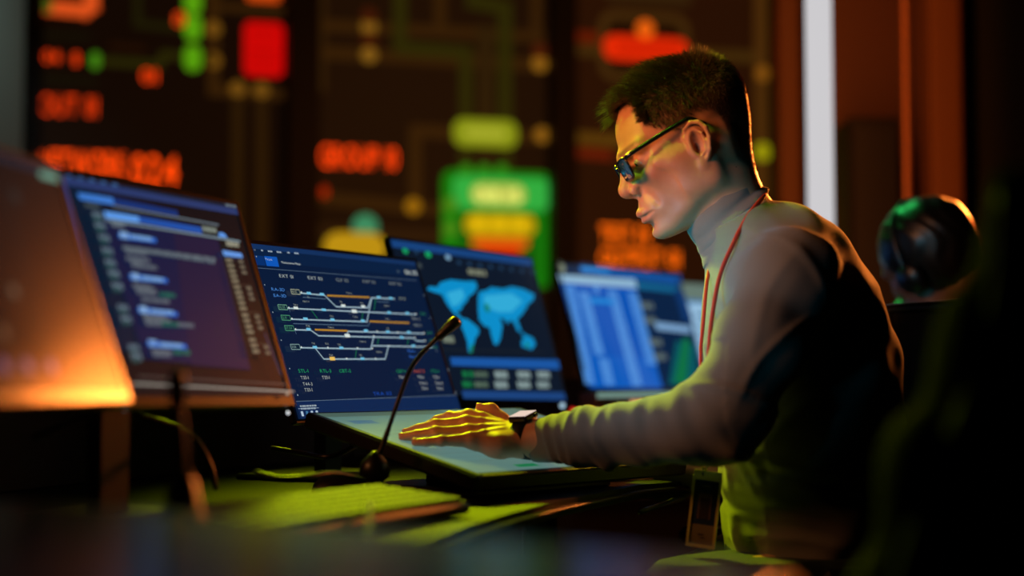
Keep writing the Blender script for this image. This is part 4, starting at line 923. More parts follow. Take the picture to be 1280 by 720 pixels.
mb = MB(); mb.lathe([(.001, 0), (.034, 0), (.036, .008), (.026, .030), (.018, .055), (.013, .075), (.008, .085), (.001, .086)], (bx_[0], d2, z0), plast, 24); put(mb.build('microphone_base', plast), mic2)
mb = MB(); mb.tube(catmull([(bx_[0], d2, z0+.08), P(228, 560, d2), P(224, 520, d2), P(222, 505, d2)], 4), .005, plast); put(mb.build('gooseneck', plast), mic2)
mb = MB(); mb.tube([P(222, 510, d2), P(222, 505, d2), P(221, 475, d2), P(221, 465, d2), P(221, 461, d2)], [.004, .008, .0085, .0075, .003], plast, 14); put(mb.build('microphone_head', plast), mic2)
# cables behind and below the monitors
cabm = mat('black_cable', (14, 14, 14), .35)
cables = [
    ('black cable looping on the desk under the track diagram monitor', [P(340, 560, 2.35), P(375, 566, 2.3), P(410, 571, 2.25), P(440, 560, 2.3), P(462, 548, 2.4), P(478, 540, 2.5)]),
    ('thin cable drooping behind the microphone base toward the code monitor', [P(318, 590, 2.0), P(350, 598, 1.98), P(385, 596, 2.0), P(418, 592, 2.05), P(455, 600, 2.1)]),
    ('black cable hanging under the orange lit monitor at the left', [P(40, 548, 1.75), P(72, 535, 1.76), P(100, 522, 1.78), P(130, 512, 1.8), P(140, 505, 1.82)]),
    ('cable curving from under the code monitor down to the desk', [P(175, 520, 2.0), P(205, 528, 1.98), P(240, 545, 1.96), P(262, 580, 1.95), P(270, 612, 1.95)])]
for lab, pts in cables:
    mb = MB(); pts = [np.array([p[0], p[1], max(p[2], DESK+.005)]) for p in pts]; mb.tube(catmull(pts, 5), .0038, cabm, 8); tag(mb.build('cable', cabm), lab, 'cable', None)
mb = MB(); mb.tube(catmull([PZ(465, 632, DESK+.004), P(464, 624, 1.90), P(463, 630, 1.78), P(462, 640, 1.64), P(461, 656, 1.5), P(459, 686, 1.35), P(456, 740, 1.2)], 5), .0030, cabm, 8)
tag(mb.build('cable', cabm), 'microphone cable running from the gooseneck foot toward the viewer', 'cable')
# small lit things
def led(px_, py_, d_, r_, c_, lab, s=1.):
    q = P(px_, py_, d_); mb = MB(); mb.lathe([(.0002, -r_), (r_*.7, -r_*.7), (r_, 0), (r_*.7, r_*.7), (.0002, r_)], tuple(q), em(c_, .4, s), 12); tag(mb.build('indicator_light', None), lab, 'light', 'indicator lights on the equipment')
led(155.5, 510, 1.74, .0028, (190, 225, 245), 'round white indicator light under the corner of the orange lit monitor', 1.3)
led(360, 516, 2.0, .0022, (235, 240, 245), 'small white indicator light under the corner of the code monitor', 1.3)
led(703, 507, 3.25, .0062, (170, 205, 225), 'pale blue indicator light under the corner of the world map monitor')
led(716, 513, 3.25, .0075, (200, 30, 14), 'red indicator light just above the man\'s forearm')
led(797, 586, 2.5, .0025, (150, 190, 235), 'tiny blue light under the man\'s forearm at the display edge', 1.5)
# orange box under the table monitor
ob = P(785, 502, 3.5); box = thing('speaker_bar', 'orange lit bar with two pale lights below the blue table monitor', 'speaker', (ob[0], ob[1], DESK), math.radians(51))
obm = mat('orange_casing', (196, 92, 40), .5); zt = ob[2]-DESK
mb = MB(); mb.box((-.15, -.02, 0), (.15, .03, zt+.022), obm, bev=.004); o = mb.build('casing', obm); o.parent = box
mb = MB(); mb.box((-.148, -.0215, zt+.010), (.148, -.019, zt+.022), em((110, 140, 130))); o = mb.build('light_strip', None); o.parent = box
for x_ in (-.012, .014):
    mb = MB(); mb.lathe([(.0002, -.006), (.005, -.004), (.0065, 0), (.005, .004), (.0002, .006)], (x_, -.022, zt-.002), em((235, 170, 120), .4, 1.2), 12); o = mb.build('indicator', None); o.parent = box
# foreground glossy black console and chair
conm = mat('gloss_black', (7, 9, 11), .24, 0, .5)
cz = .85
cpts = [(-.60, 1.27), (-.42, 1.235), (-.25, 1.14), (-.08, 1.01), (.08, .87), (.15, .76), (.08, .62), (-.12, .60), (-.40, .72), (-.62, .95)]
con = thing('console_hood', 'glossy black console hood in the blurred foreground along the bottom left', 'console', (-.3, .8, 0))
def inset(p, k): cx = sum(a for a, b in p)/len(p); cy_ = sum(b for a, b in p)/len(p); return [(cx+(a-cx)*k, cy_+(b-cy_)*k) for a, b in p]
cp = [tuple(q[:2]) for q in catmull([(a, b, 0) for a, b in cpts+cpts[:1]], 4)[:-1]]
mb = MB(); lv = [(.97, .793), (1.0, .80), (1.0, cz-.03), (.985, cz-.010), (.955, cz-.001), (.93, cz)]
vs = []; n_ = len(cp)
for k_, z_ in lv: vs += [(x, y, z_) for x, y in inset(cp, k_)]
flip = sum(cp[i][0]*cp[(i+1) % n_][1]-cp[(i+1) % n_][0]*cp[i][1] for i in range(n_)) < 0
fs = []
for i in range(len(lv)-1):
    for j in range(n_):
        f_ = (i*n_+j, i*n_+(j+1) % n_, (i+1)*n_+(j+1) % n_, (i+1)*n_+j); fs.append(f_[::-1] if flip else f_)
top = tuple((len(lv)-1)*n_+j for j in range(n_)); fs.append(top[::-1] if flip else top)
mb.add(vs, fs, conm, False); put(mb.build('hood', conm), con)

for x_, y_ in ((-.38, 1.12), (-.12, .92), (-.30, .98)):
    mb = MB(); mb.tube([(x_, y_, DESK), (x_, y_, .80)], .014, metal); put(mb.build('foot', metal), con)
# ------------------------------------------------------------------ video wall (about seven metres away)
WD = 7.0; wr = np.array([math.cos(math.radians(14.7)), math.sin(math.radians(14.7)), 0]); wu_ = np.array([0, 0, 1.]); WO = P(640, 470, WD); wn = np.cross(wr, wu_)   # wn faces the room
Mwall = Matrix([[*wr, 0], [*(-wn), 0], [*wu_, 0], [0, 0, 0, 1]]).transposed(); Mwall.translation = Vector(WO)
frm2 = mat('wall_panel_frame', (10, 11, 12), .4)
def wall_ab(x, y):
    rr = ray(x, y); t = ((WO-CO)@wn)/(rr@wn); q = CO+rr*t-WO; return q@wr, q@wu_
def panel(x0, x1, bgc, label, draw):
    a0 = wall_ab(x0, 300)[0]; a1 = wall_ab(x1, 300)[0]; b0, b1 = -.55, 2.05
    t = thing('video_wall_panel', label, 'screen', tuple(WO+wr*(a0+a1)/2+wu_*b0), math.radians(14.7), 'panels of the video wall')
    mb = MB(); f = .03
    mb.box((a0-f, .002, b0-f), (a1+f, .09, b1+f), frm2, Mwall)
    for lo, hi in (((a0-f, -.012, b0-f), (a0, .002, b1+f)), ((a1, -.012, b0-f), (a1+f, .002, b1+f)), ((a0, -.012, b1), (a1, .002, b1+f)), ((a0, -.012, b0-f), (a1, .002, b0))): mb.box(lo, hi, frm2, Mwall)
    o = mb.build('panel_frame', frm2); o.parent = t; o.matrix_parent_inverse = (Matrix.Translation(t.location) @ Matrix.Rotation(math.radians(14.7), 4, 'Z')).inverted()
    A = Art(WO, wr, wu_); A.n = wn; A.step = .0006; A.region(0, 0, 1)
    A.rect(a0, b0, a1, b1, em(bgc, .6)); draw(A)
    s = A.mb.build('panel_screen', None); s.data.transform(Mwall); s.parent = t; s.matrix_parent_inverse = o.matrix_parent_inverse
K = lambda *c: em(c, .6)
KT = lambda *c: em(c, .6, 1.9)
def bar(A, pts, w, m): A.line(pts, w, m)
br = K(48, 27, 5); ol = K(38, 36, 4); rd = K(205, 52, 8)
def dl(A):
    A.line([(267, -20), (267, 113), (353, 118)], .052, br); A.line([(297, 113), (297, 330)], .050, K(38, 22, 4)); A.line([(327, 115), (327, 330)], .052, K(38, 22, 4)); A.line([(267, 8), (353, 14)], .04, br)
    for X, Y in ((267, 36), (267, 76), (297, 111), (327, 113)): A.dot(X, Y, .034, K(110, 72, 16))
    A.line([(120, 76), (200, 81), (205, 68), (262, 75)], .035, ol); A.line([(172, -20), (172, 30), (240, 37)], .035, K(26, 24, 4)); A.line([(50, 44), (110, 46)], .03, K(16, 14, 4)); A.line([(50, 98), (118, 101)], .03, K(16, 14, 4))
    for X, Y in ((241, 2), (241, 35), (241, 73)): a = A.px(X, Y); A.rr(a[0]-.038, a[1]-.058, a[0]+.038, a[1]+.058, .038, K(84, 152, 12), .1)
    a = A.px(119, 76); A.rr(a[0]-.02, a[1]-.036, a[0]+.02, a[1]+.036, .02, K(66, 130, 20), .1)
    A.R(305, 27, 354, 97, K(205, 4, 4), .03)
    for Y in (42, 62, 78): A.line([(312, Y), (346, Y+2)], .012, K(150, 0, 0))
    A.R(308, -20, 350, 4, K(205, 70, 12), .02)
    A.line([(52, 9), (106, 14), (114, 8), (115, -10)], .062, K(214, 78, 26)); A.line([(50, 6), (58, 7)], .06, K(80, 90, 20))
    A.fit('04', 55, 75, 71, .050, KT(220, 56, 8)); A.fit('8', 91, 99, 74, .055, KT(220, 56, 8)); A.fit('01', 177, 196, 95, .060, KT(220, 56, 8)); A.fit('8', 217, 232, 24, .06, KT(190, 56, 10))
    A.fit('OUT 01', 51, 121, 131, .088, KT(205, 50, 6))
    A.line([(140, 58), (178, 62)], .03, K(30, 12, 2))
    # two-part heading following the wall
    A.fit('NETWORK', 50, 157, 204, .115, KT(248, 70, 6)); A.fit('024', 165, 221, 213, .135, KT(248, 70, 6))
def dm(A):
    A.line([(402, -10), (402, 110)], .04, K(44, 26, 6)); A.line([(392, 31), (675, 46)], .052, br); A.line([(392, 65), (682, 82)], .060, br); A.line([(550, -10), (550, 34)], .055, br); A.line([(607, 40), (607, 150)], .07, K(40, 26, 6)); A.line([(670, -10), (670, 46)], .05, br)
    A.line([(500, -10), (500, 60), (582, 66), (582, 150)], .062, ol); A.line([(590, 2), (631, 10), (631, 150)], .068, ol); A.line([(582, 185), (582, 220)], .068, ol); A.line([(631, 185), (631, 220)], .068, ol); A.line([(607, 185), (607, 220)], .06, K(40, 26, 6))
    A.line([(690, 173), (519, 164), (519, 256)], .060, br); A.line([(392, 247), (560, 264)], .060, br); A.line([(392, 290), (560, 296)], .07, K(40, 22, 6))
    for X, Y, c_ in ((461, 34, (128, 88, 22)), (461, 69, (128, 88, 22)), (674, 80, (140, 92, 20)), (677, 169, (140, 92, 20)), (516, 258, (150, 100, 10)), (461, 20, (60, 20, 4)), (461, 50, (60, 20, 4)), (674, 64, (70, 24, 6))): A.dot(X, Y, .036, em(c_, .6))
    A.l += 1
    A.R(566, 148, 646, 186, K(132, 142, 20), .05); A.R(580, 158, 632, 176, K(160, 165, 40), .04)
    A.fit('GROUP 10', 400, 496, 195, .098, KT(248, 64, 8)); A.fit('8', 400, 410, 240, .05, KT(150, 30, 0))
    A.R(552, 212, 689, 360, K(10, 118, 10), .05); A.R(566, 220, 684, 264, K(46, 170, 62), .03); A.R(572, 266, 672, 350, K(8, 88, 8), .03)
    A.R(588, 229, 656, 258, K(178, 186, 74), .06); A.fit('08.15', 594, 650, 244, .06, KT(200, 205, 100))
    A.R(580, 267, 668, 296, K(196, 158, 6), .04); A.R(588, 296, 660, 311, K(226, 96, 12), .03); A.R(598, 309, 650, 330, K(200, 10, 0), .02)
    for k in range(3): A.dot(598+k*25, 280, .035, K(222, 180, 10)); A.dot(582+k*22, 214, .03, K(40, 130, 20))
    for Y in (256, 286): A.dot(562, Y, .035, K(70, 130, 20))
    A.dot(456, 284, .058, K(58, 136, 92)); A.R(404, 290, 482, 330, K(186, 142, 18), .08)
def dr(A):
    A.line([(716, 45), (752, 48)], .055, K(92, 22, 2)); A.line([(714, 62), (958, 72)], .055, K(60, 38, 8)); A.line([(953, -10), (953, 240)], .085, K(70, 40, 9)); A.line([(938, 232), (938, 480)], .06, K(56, 28, 6))
    a = A.px(748, 12); b = A.px(862, 106); A.rr(a[0], a[1], b[0], b[1], .08, K(62, 38, 10)); A.rr(a[0]+.04, a[1]-.04, b[0]-.04, b[1]+.04, .05, K(30, 12, 2)); A.R(756, -30, 864, 10, K(46, 28, 8), .04)
    A.R(754, 43, 860, 80, K(226, 40, 4), .05); A.line([(772, 60), (850, 62)], .02, K(160, 8, 0)); A.dot(806, 37, .045, K(232, 96, 14))
    A.dot(953, 92, .036, K(130, 78, 16)); A.dot(953, 190, .042, K(156, 150, 10)); A.line([(714, 172), (772, 176)], .06, K(82, 52, 8)); A.line([(714, 190), (760, 194)], .05, K(96, 24, 4))
    A.fit('TEST 02', 750, 812, 292, .084, KT(255, 104, 8)); A.fit('OUTPUT 01', 750, 848, 322, .084, KT(255, 104, 8))
panel(50, 353, (15, 6, 2), 'left video wall panel with NETWORK heading and red block, beside the pale column', dl)
panel(398, 683, (24, 11, 3), 'middle video wall panel with the bright green block and yellow pill', dm)
panel(717, 962, (36, 14, 3), 'right video wall panel behind the man\'s head with a red bar', dr)
blackm = mat('black_upright', (9, 12, 10), .5)
for x0, x1, lab in ((355, 395, 'black upright between the left and middle video wall panels'), (684, 715, 'black upright between the middle and right video wall panels'), (30, 44, 'thin black upright left of the left video wall panel')):
    a0, a1 = wall_ab(x0, 300)[0], wall_ab(x1, 300)[0]; mb = MB(); z0 = -WO[2]
    mb.box((a0+.0, -.10, z0+.004), (a1, -.014, 2.1), blackm, Mwall, bev=.006); tag(mb.build('wall_upright', blackm), lab, 'post', 'uprights of the video wall')
# ------------------------------------------------------------------ the room
wallm = mat('dark_wall', (40, 28, 20), .8, bump=(8, .2, .01)); woodm = mat('brown_wall_panel', (120, 74, 36), .5, bump=(6, .2, .01)); conc = mat('grey_column', (120, 130, 125), .6); floorm = mat('carpet', (30, 30, 32), .9, bump=(300, .6, .003)); ceilm = mat('ceiling_paint', (26, 25, 25), .9)
def struct(name, mb, m): o = mb.build(name, m); o['kind'] = 'structure'; return o
struct('floor', MB().box((-5, -2.5, -.1), (6, 9.8, 0), floorm), floorm)
struct('ceiling', MB().box((-5, -2.5, 3.3), (6, 9.8, 3.4), ceilm), ceilm)
Mw2 = Mwall.copy()
struct('wall_back', MB().box((-4.2, .11, -WO[2]), (4.2, .25, 3.3-WO[2]), wallm, Mwall), wallm)
struct('wall_left', MB().box((-5, -2.5, 0), (-4.9, 9.8, 3.3), wallm), wallm); struct('wall_right', MB().box((5.9, -2.5, 0), (6, 9.8, 3.3), wallm), wallm); struct('wall_front', MB().box((-5, -2.6, 0), (6, -2.5, 3.3), wallm), wallm)
q0, q1 = P(-60, 300, 5.2), P(27, 300, 5.2)
struct('trim_1', MB().box((q0[0]-.4, 5.2, .0), (P(27, 300, 5.6)[0], 5.6, 3.3), conc, bev=.01), conc)
def vbox(x0, x1, d, th, z0, z1, m): return MB().box((P(x0, 300, d)[0], d, z0), (P(x1, 300, d)[0], d+th, z1), m, bev=.006)
# brown lined wall right of the screens, in vertical boards
struct('trim_2', vbox(975, 1003, 5.6, .12, 0, 3.3, woodm), woodm)
struct('trim_3', vbox(1040, 1215, 5.2, .10, 0, 3.3, mat('brown_recess', (84, 46, 20), .6)), None)
struct('trim_4', vbox(1168, 1206, 4.9, .12, 0, 3.3, woodm), woodm)
q = P(1210, 300, 4.2)
struct('trim_5', MB().box((P(1210, 300, 5.0)[0], 5.0, 0), (q[0]+2.2, 5.15, 3.3), mat('black_panel', (12, 13, 12), .6), bev=.01), None)
cb = thing('equipment_cabinet', 'dark cabinet against the brown wall right of the light tube', 'cabinet', tuple(P(1095, 470, 5.0)*np.array([1, 1, 0])))
x0, x1 = P(1062, 300, 4.95)[0], P(1128, 300, 4.95)[0]; zt = P(1095, 146, 4.95)[2]; dkm = mat('cabinet_dark', (16, 10, 8), .5)
mb = MB(); mb.box((x0, 4.95, .02), (x1, 5.18, zt), dkm, bev=.01); put(mb.build('cabinet_body', dkm), cb)
mb = MB(); mb.box((x0+.012, 4.935, .06), (x1-.012, 4.949, zt-.03), dkm, bev=.004); put(mb.build('door', dkm), cb)
mb = MB(); mb.tube([(x0+.03, 4.922, 1.0), (x0+.03, 4.922, 1.15)], .006, metal); put(mb.build('handle', metal), cb)
pl = P(1136, 300, 4.5); mb = MB(); mb.tube([(pl[0], 4.5, 0), (pl[0], 4.5, 3.3)], .0125, mat('brass_pole', (150, 92, 56), .35, .5), 14); 
pole = mb.build('ceiling_pole', None); pole.data.materials.clear(); pole.data.materials.append(bpy.data.materials['brass_pole']); tag(pole, 'slim brown floor to ceiling pole above the seated second person', 'pole')
# vertical light tube
td4 = 4.0; a0, a1 = P(1008, 150, td4), P(1041, 150, td4)
lt = thing('light_tube', 'tall glowing white vertical light tube behind the man\'s shoulder', 'lamp', ((a0[0]+a1[0])/2, td4, 0))
cx_ = (a0[0]+a1[0])/2; hw = (a1[0]-a0[0])/2
mb = MB(); mb.tube([(cx_, td4, .25), (cx_, td4, .27), (cx_, td4, 3.2), (cx_, td4, 3.22)], [hw*.6, hw, hw, hw*.6], em((205, 203, 206), .5, 1.0), 24); put(mb.build('glowing_tube', None), lt)
mb = MB(); mb.box((cx_-.06, td4-.06, 0), (cx_+.06, td4+.06, .25), metal, bev=.005); put(mb.build('floor_socket', metal), lt); mb = MB(); mb.box((cx_-.04, td4-.04, 3.22), (cx_+.04, td4+.04, 3.3), metal); put(mb.build('ceiling_socket', metal), lt)
# ------------------------------------------------------------------ chairs
mesh_m = mat('chair_mesh', (22, 23, 22), .7, bump=(900, .9, .002))
def office_chair(label, x, y, rz, zb=.62, zt_=1.06, w=.46):
    t = thing('office_chair', label, 'chair', (x, y, 0), rz)
    def pb(b, n, m): o = b.build(n, m); o.parent = t; return o
    # chair faces local -x
    S_ = Sdf(); S_.cap((-.20, -.16, .485), (.18, -.16, .485), .045, k=.03); S_.cap((-.20, .16, .485), (.18, .16, .485), .045, k=.03); S_.cap((-.16, 0, .48), (.16, 0, .48), .05, k=.06)
    v_, f_ = S_.mesh(.012, (-.32, -.3, .38), (.3, .3, .58)); o = np_mesh('seat', v_, f_, mat('seat_fabric', (24, 25, 25), .8)); o.parent = t
    b = MB(); rows = []; ny, nz_ = 12, 12
    for i in range(nz_+1):
        for j in range(ny+1):
            yy = -w/2+w*j/ny; zz = zb+(zt_-zb)*i/nz_; rows.append((.235+.05*(zz-zb)/(zt_-zb)+.03*math.sin((zz-zb)*6)-.06*(yy/(w/2))**2, yy, zz))
    n_ = len(rows); fs = []
    for i in range(nz_):
        for j in range(ny): a = i*(ny+1)+j; fs.append((a, a+ny+1, a+ny+2, a+1)); fs.append(tuple(n_+k for k in (a, a+1, a+ny+2, a+ny+1)))
    b.add(rows+[(x_+.008, y_, z_) for x_, y_, z_ in rows], fs, mesh_m, True); pb(b, 'backrest', mesh_m)
    per = [rows[j] for j in range(ny+1)]+[rows[i*(ny+1)+ny] for i in range(1, nz_+1)]+[rows[nz_*(ny+1)+j] for j in range(ny-1, -1, -1)]+[rows[i*(ny+1)] for i in range(nz_-1, -1, -1)]
    b = MB(); b.tube([(p[0]+.004, p[1], p[2]) for p in per], .011, plast, 8); pb(b, 'back_frame', plast)
    b = MB(); b.tube(catmull([(.0, 0, .43), (.20, 0, .45), (.27, 0, .60), (.275, 0, .85)], 5), .018, plast); pb(b, 'back_support', plast)
    for s_ in (-1, 1):
        b = MB(); b.tube([(.02, s_*.24, .45), (.05, s_*.285, .55), (.05, s_*.285, .66)], .013, plast); b.box((-.13, s_*.285-.035, .655), (.13, s_*.285+.035, .685), plast, bev=.01); pb(b, 'armrest', plast)
    b = MB(); b.tube([(0, 0, .08), (0, 0, .44)], .025, metal); pb(b, 'gas_lift', metal)
    for k in range(5):
        a_ = 2*PI*k/5+.3; b = MB(); b.tube([(0, 0, .10), (.15*math.cos(a_), .15*math.sin(a_), .085), (.29*math.cos(a_), .29*math.sin(a_), .065)], [.026, .02, .014], plast); pb(b, 'leg', plast)
        b = MB(); b.tube([(.29*math.cos(a_)-.012*math.sin(a_), .29*math.sin(a_)+.012*math.cos(a_), .028), (.29*math.cos(a_)+.012*math.sin(a_), .29*math.sin(a_)-.012*math.cos(a_), .028)], .027, plast, 14); pb(b, 'caster', plast)
    return t
office_chair('black mesh office chair behind the leaning man\'s back', .485, 2.42, math.radians(12), .60, P(1120, 383, 2.6)[2])
# ------------------------------------------------------------------ second person, far right
p2 = thing('person', 'dark haired person in a green top with bowed head, seated at the far right', 'person', tuple(P(1160, 470, 3.2)*np.array([1, 1, 0])))
HF2 = head_frame(P(1158, 318, 3.2), math.radians(30), math.radians(-58), sc=1.0)
S2 = Sdf(); head_ops(S2, HF2, False)
n2 = P(1160, 420, 3.22); S2.chain([HF2.w((-.034, -.045, 0)), HF2.w((-.05, -.10, 0)), n2], [.055, .056, .06], k=.02)
c2 = P(1175, 520, 3.28); s2n, s2f = P(1185, 455, 3.10), P(1150, 450, 3.46); e2n, e2f = s2n+np.array([-.10, -.03, -.28]), s2f+np.array([-.12, .03, -.28]); h2n, h2f = e2n+np.array([-.22, .08, -.02]), e2f+np.array([-.22, -.05, -.02])
p2pel = np.array([c2[0]+.02, c2[1], .60])
S2.chain([n2, c2, p2pel], [.06, .09, .09], k=.04); S2.chain([c2, s2n, e2n, h2n], [.05, .045, .036, .026], k=.02); S2.chain([c2, s2f, e2f, h2f], [.05, .045, .036, .026], k=.02)
kn2 = [p2pel+np.array([-.40, s_*.10, -.03]) for s_ in (-1, 1)]
for s_, kq in zip((-1, 1), kn2): S2.chain([p2pel, kq, kq+np.array([.0, 0, -.47])], [.07, .05, .035], k=.02)
for h_, e_ in ((h2n, e2n), (h2f, e2f)):
    d_ = (h_-e_)/np.linalg.norm(h_-e_); sd_ = np.cross(d_, (0, 0, 1.)); sd_ /= np.linalg.norm(sd_)
    S2.cap(h_, h_+d_*.05, .024, .022, k=.01)
    for k in range(4): f0 = h_+d_*.055+sd_*(.010*(k-1.5)*2); f1 = f0+d_*(.045+.008*(1-abs(k-1.5)/1.5)); S2.chain([f0, f1, f1+d_*.022+np.array([0, 0, -.014])], [.010, .0085, .0075], k=.002)
    tm_ = h_+sd_*.02*(1 if h_ is h2n else -1); S2.chain([tm_, tm_+d_*.03+sd_*.02*(1 if h_ is h2n else -1), tm_+d_*.055+sd_*.022*(1 if h_ is h2n else -1)], [.012, .010, .008], k=.004)
V2, F2 = S2.mesh(.0045, (.2, 2.8, .0), (1.4, 3.75, 1.55)); skin2 = mat('skin_second', (100, 66, 50), .5, sss=.05); o = np_mesh('body', V2, F2, skin2); put(o, p2)
# hair: full rounded cut
SHr = Sdf(); SHr.ell((-.020, .025, 0), (.112, .094, .088), HF2, k=.02); SHr.ell((-.045, -.035, 0), (.070, .075, .074), HF2, k=.03)
SHr.ell((.10, -.04, 0), (.075, .075, .10), HF2, '-', .015)
SHr.post = [lambda p, d: d-.0012*np.sin(p[:, 0]*160+p[:, 2]*90+np.sin(p[:, 2]*60)*2)]
v_, f_ = SHr.mesh(.004, (.5, 2.9, 1.0), (1.2, 3.6, 1.5)); put(np_mesh('hair', v_, f_, mat('black_hair', (14, 12, 10), .4)), p2)
grt = mat('dark_green_top', (44, 110, 70), .8)
ST = Sdf(); ST.keepall = False; TF2 = Frame((0, c2[1], 0), (1, 0, 0), (0, .62, 0), (0, 0, 1))
ST.chain([(n2[0]+.01, 0, n2[2]+.035), (c2[0]-.01, 0, c2[2]+.04), (c2[0], 0, c2[2]-.1), (p2pel[0], 0, p2pel[2]-.02)], [.072, .115, .125, .125], F=TF2, k=.03)
for a_, b_, c_ in ((s2n, e2n, h2n), (s2f, e2f, h2f)): ST.chain([a_, b_, b_*.12+c_*.88], [.068, .056, .038], k=.03)
v_, f_ = ST.mesh(.007, (.2, 2.8, .4), (1.4, 3.75, 1.3)); put(np_mesh('sweatshirt', v_, f_, grt), p2)
ST = Sdf()
for kq in kn2: ST.chain([p2pel, kq, kq+np.array([.0, 0, -.40])], [.105, .070, .052], k=.02)
v_, f_ = ST.mesh(.008, (.2, 2.8, .0), (1.4, 3.75, .8)); put(np_mesh('trousers', v_, f_, mat('dark_jeans', (22, 26, 34), .8)), p2)
for kq in kn2:
    ST = Sdf(); a_ = kq+np.array([0, 0, -kq[2]]); ST.chain([a_+(.02, 0, .05), a_+(-.15, 0, .035)], [.042, .033], k=.02); ST.post = [lambda p, d: np.maximum(d, .004-p[:, 2])]
    v_, f_ = ST.mesh(.008, a_+(-.22, -.08, -.02), a_+(.1, .08, .16)); put(np_mesh('shoe', v_, f_, shm), p2)
office_chair('dark office chair under the dark haired person at the far right', p2pel[0]-.02, p2pel[1], math.radians(-8), .60, .98)
# headset worn by the second person
hs = thing('headset', 'headset with lit earpiece on the bowed dark haired person', 'headset', tuple(HF2.w((0, .1, 0))))
hb = MB(); hb.tube([HF2.w((-.02, .122*math.cos(t)-.003, .098*math.sin(t))) for t in np.linspace(-1.75, 1.75, 24)], .006, plast, 8); put(hb.build('headband', plast), hs)
for s_ in (1, -1):
    hb = MB(); hb.tube([HF2.w((-.02, -.022, s_*.088)), HF2.w((-.02, -.022, s_*.108))], [.033, .030], plast, 20); put(hb.build('ear_cup', plast), hs)
# black high-back chair, blurred at the right edge
fg = thing('high_back_chair', 'blurred dark leather high back chair filling the right foreground edge', 'chair', tuple(P(1230, 470, 1.15)*np.array([1, 1, 0])))
lea = mat('dark_leather', (20, 17, 15), .8, 0, .04); nav = mat('navy_piping', (20, 34, 62), .5)
S3 = Sdf(); S3.keepall = False; fd = 1.15
cl = [P(1300, 250, fd), P(1290, 380, fd), P(1255, 500, fd), P(1205, 620, fd), P(1160, 760, fd)]
S3.chain(cl, [.030, .048, .056, .058, .055], k=.03); [S3.chain([q+np.array([dx_, dy_, .0]) for q in cl], [.05, .055, .055, .055, .055], k=.06) for dx_, dy_ in ((.045, .05), (.095, .09), (.15, .115), (.205, .13), (.26, .135))]
S3.post = [lambda p, d: d-.006*np.sin((p[:, 0]*.9+p[:, 2]*.35)*90)]
v_, f_ = S3.mesh(.007, (.2, .95, .5), (.85, 1.5, 1.25)); put(np_mesh('backrest', v_, f_, lea), fg)
mb = MB(); mb.tube(catmull([q+np.array([-.040, -.045, 0]) for q in cl], 5), .007, nav, 10); put(mb.build('piping', nav), fg)
bs = np.array([.62, 1.35, 0]); mb = MB(); mb.box((bs[0]-.25, bs[1]-.25, .42), (bs[0]+.25, bs[1]+.25, .52), lea, bev=.03); put(mb.build('seat', lea), fg)
mb = MB(); mb.tube([bs+(0, 0, .06), bs+(0, 0, .43)], .03, metal); put(mb.build('gas_lift', metal), fg)
for k in range(5):
    a_ = 2*PI*k/5; mb = MB(); mb.tube([bs+(0, 0, .09), bs+(.3*math.cos(a_), .3*math.sin(a_), .03)], [.03, .018], metal); put(mb.build('leg', metal), fg)
# ------------------------------------------------------------------ lights
def area(name, loc, tgt, size, col, power, sy=None, spread=PI):
    l = bpy.data.lights.new(name, 'AREA'); l.energy = power; l.color = lin(col); l.size = size; l.spread = spread
    if sy: l.shape = 'RECTANGLE'; l.size_y = sy
    o = bpy.data.objects.new(name, l); C.objects.link(o); o.location = loc
    o.rotation_euler = (Vector(tgt)-Vector(loc)).to_track_quat('-Z', 'Y').to_euler(); return o
area('green_ceiling_light', (-.5, 4.0, 2.3), (.08, 2.27, 1.0), .4, (214, 236, 12), 3.6, spread=.46)
area('green_hair_light', (-.50, 2.05, 2.5), (.16, 2.28, 1.42), .12, (130, 230, 30), .18, spread=.17)
area('green_far_light', (.25, 4.2, 2.4), (.86, 3.2, 1.06), .2, (60, 255, 120), .35, spread=.25)
area('warm_side_light', (-.95, 1.62, 1.55), (.17, 2.25, 1.17), .45, (255, 156, 88), 1.6, spread=.75)
area('orange_back_light', (1.74, 4.75, 1.85), (.35, 2.3, 1.2), .3, (255, 132, 50), 3.2, spread=.42)
area('orange_spot', (1.76, 4.8, 1.85), (-.42, 1.6, 1.0), .42, (255, 100, 34), .20, spread=.25)
area('tube_fill_light', (cx_, td4+.15, 1.7), (cx_+.1, 5.6, 1.7), .1, (255, 140, 50), 12, 2.4)  # added orange lamp behind the tube, helps it light the brown boards
area('screen_fill_light', (-.30, 1.62, 1.02), (.31, 2.28, 1.07), .2, (40, 185, 220), .40, spread=.45)  # added unseen cyan lamp, stands in for the monitors' light on the collar
area('column_fill_light', (-1.1, 4.8, 2.9), (-1.9, 5.4, 1.9), .3, (200, 230, 225), .9, spread=1.2)  # added lamp above the view, only brightens the grey column
area('badge_fill_light', (.02, 2.62, .46), (.34, 2.25, .76), .12, (205, 225, 20), .05, spread=.8)  # added lamp out of view below, brings up badge, belly and trousers
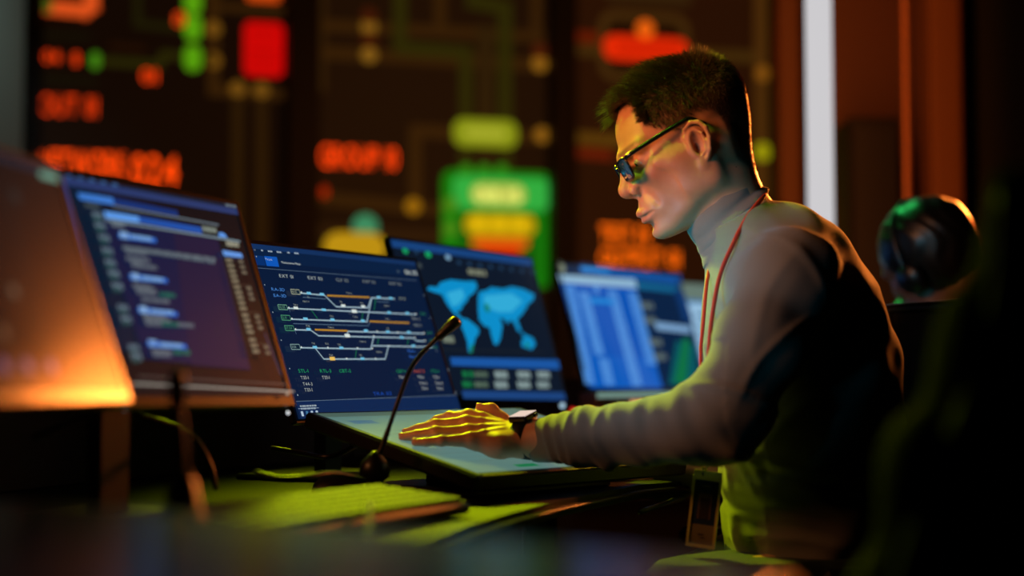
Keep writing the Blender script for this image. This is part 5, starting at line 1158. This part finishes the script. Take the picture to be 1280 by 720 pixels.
w = bpy.data.worlds.new('room_ambient'); bpy.context.scene.world = w; w.use_nodes = True; w.node_tree.nodes['Background'].inputs[0].default_value = (.9, .6, .35, 1); w.node_tree.nodes['Background'].inputs[1].default_value = .0015
# pieces of parts sit one level deeper
def under(names, pname):
    for o in list(bpy.data.objects):
        if o.name.split('.')[0] in names and o.parent is not None and o.parent.type == 'EMPTY':
            sib = [c for c in o.parent.children if c.name.split('.')[0] == pname]
            if sib: par = o.parent; o.parent = sib[0] if o.name.split('.')[0] != 'caster' else sib[[c for c in par.children if c.name.split('.')[0] == 'caster'].index(o)]; o.matrix_parent_inverse = Matrix.Identity(4)
casters = {}
for o in bpy.data.objects:
    if o.name.split('.')[0] == 'caster': casters.setdefault(o.parent, []).append(o)
for par, cs in casters.items():
    legs = [c for c in par.children if c.name.split('.')[0] == 'leg']
    for a, b in zip(cs, legs): a.parent = b; a.matrix_parent_inverse = Matrix.Identity(4)
under({'fingernail', 'eye'}, 'body'); under({'key_deck', 'keys'}, 'keyboard_case'); under({'microphone_head'}, 'gooseneck'); under({'badge_card'}, 'badge_holder'); under({'lens'}, 'glasses_rim'); under({'watch_face'}, 'watch_case'); under({'scroll_wheel'}, 'mouse_shell'); under({'handle'}, 'door'); under({'light_strip', 'indicator'}, 'casing'); under({'stand_base', 'tilt_hinge'}, 'stand_neck'); under({'edge_strip'}, 'desktop'); under({'piping'}, 'backrest')
# ------------------------------------------------------------------ camera
cd = bpy.data.cameras.new('camera'); cam = bpy.data.objects.new('camera', cd); C.objects.link(cam)
cd.sensor_width = 36; cd.lens = FPX/1280*36; cd.clip_start = .05; cam.location = (0, 0, CAMH); cam.rotation_euler = (PI/2+PITCH, 0, 0)
cd.dof.use_dof = True; cd.dof.focus_distance = 2.37; cd.dof.aperture_fstop = 1.35
sc_ = bpy.context.scene; sc_.camera = cam
sc_.view_settings.view_transform = 'Standard'; sc_.view_settings.look = 'None'; sc_.view_settings.gamma = 1; sc_.view_settings.use_curve_mapping = False; sc_.view_settings.exposure = 0
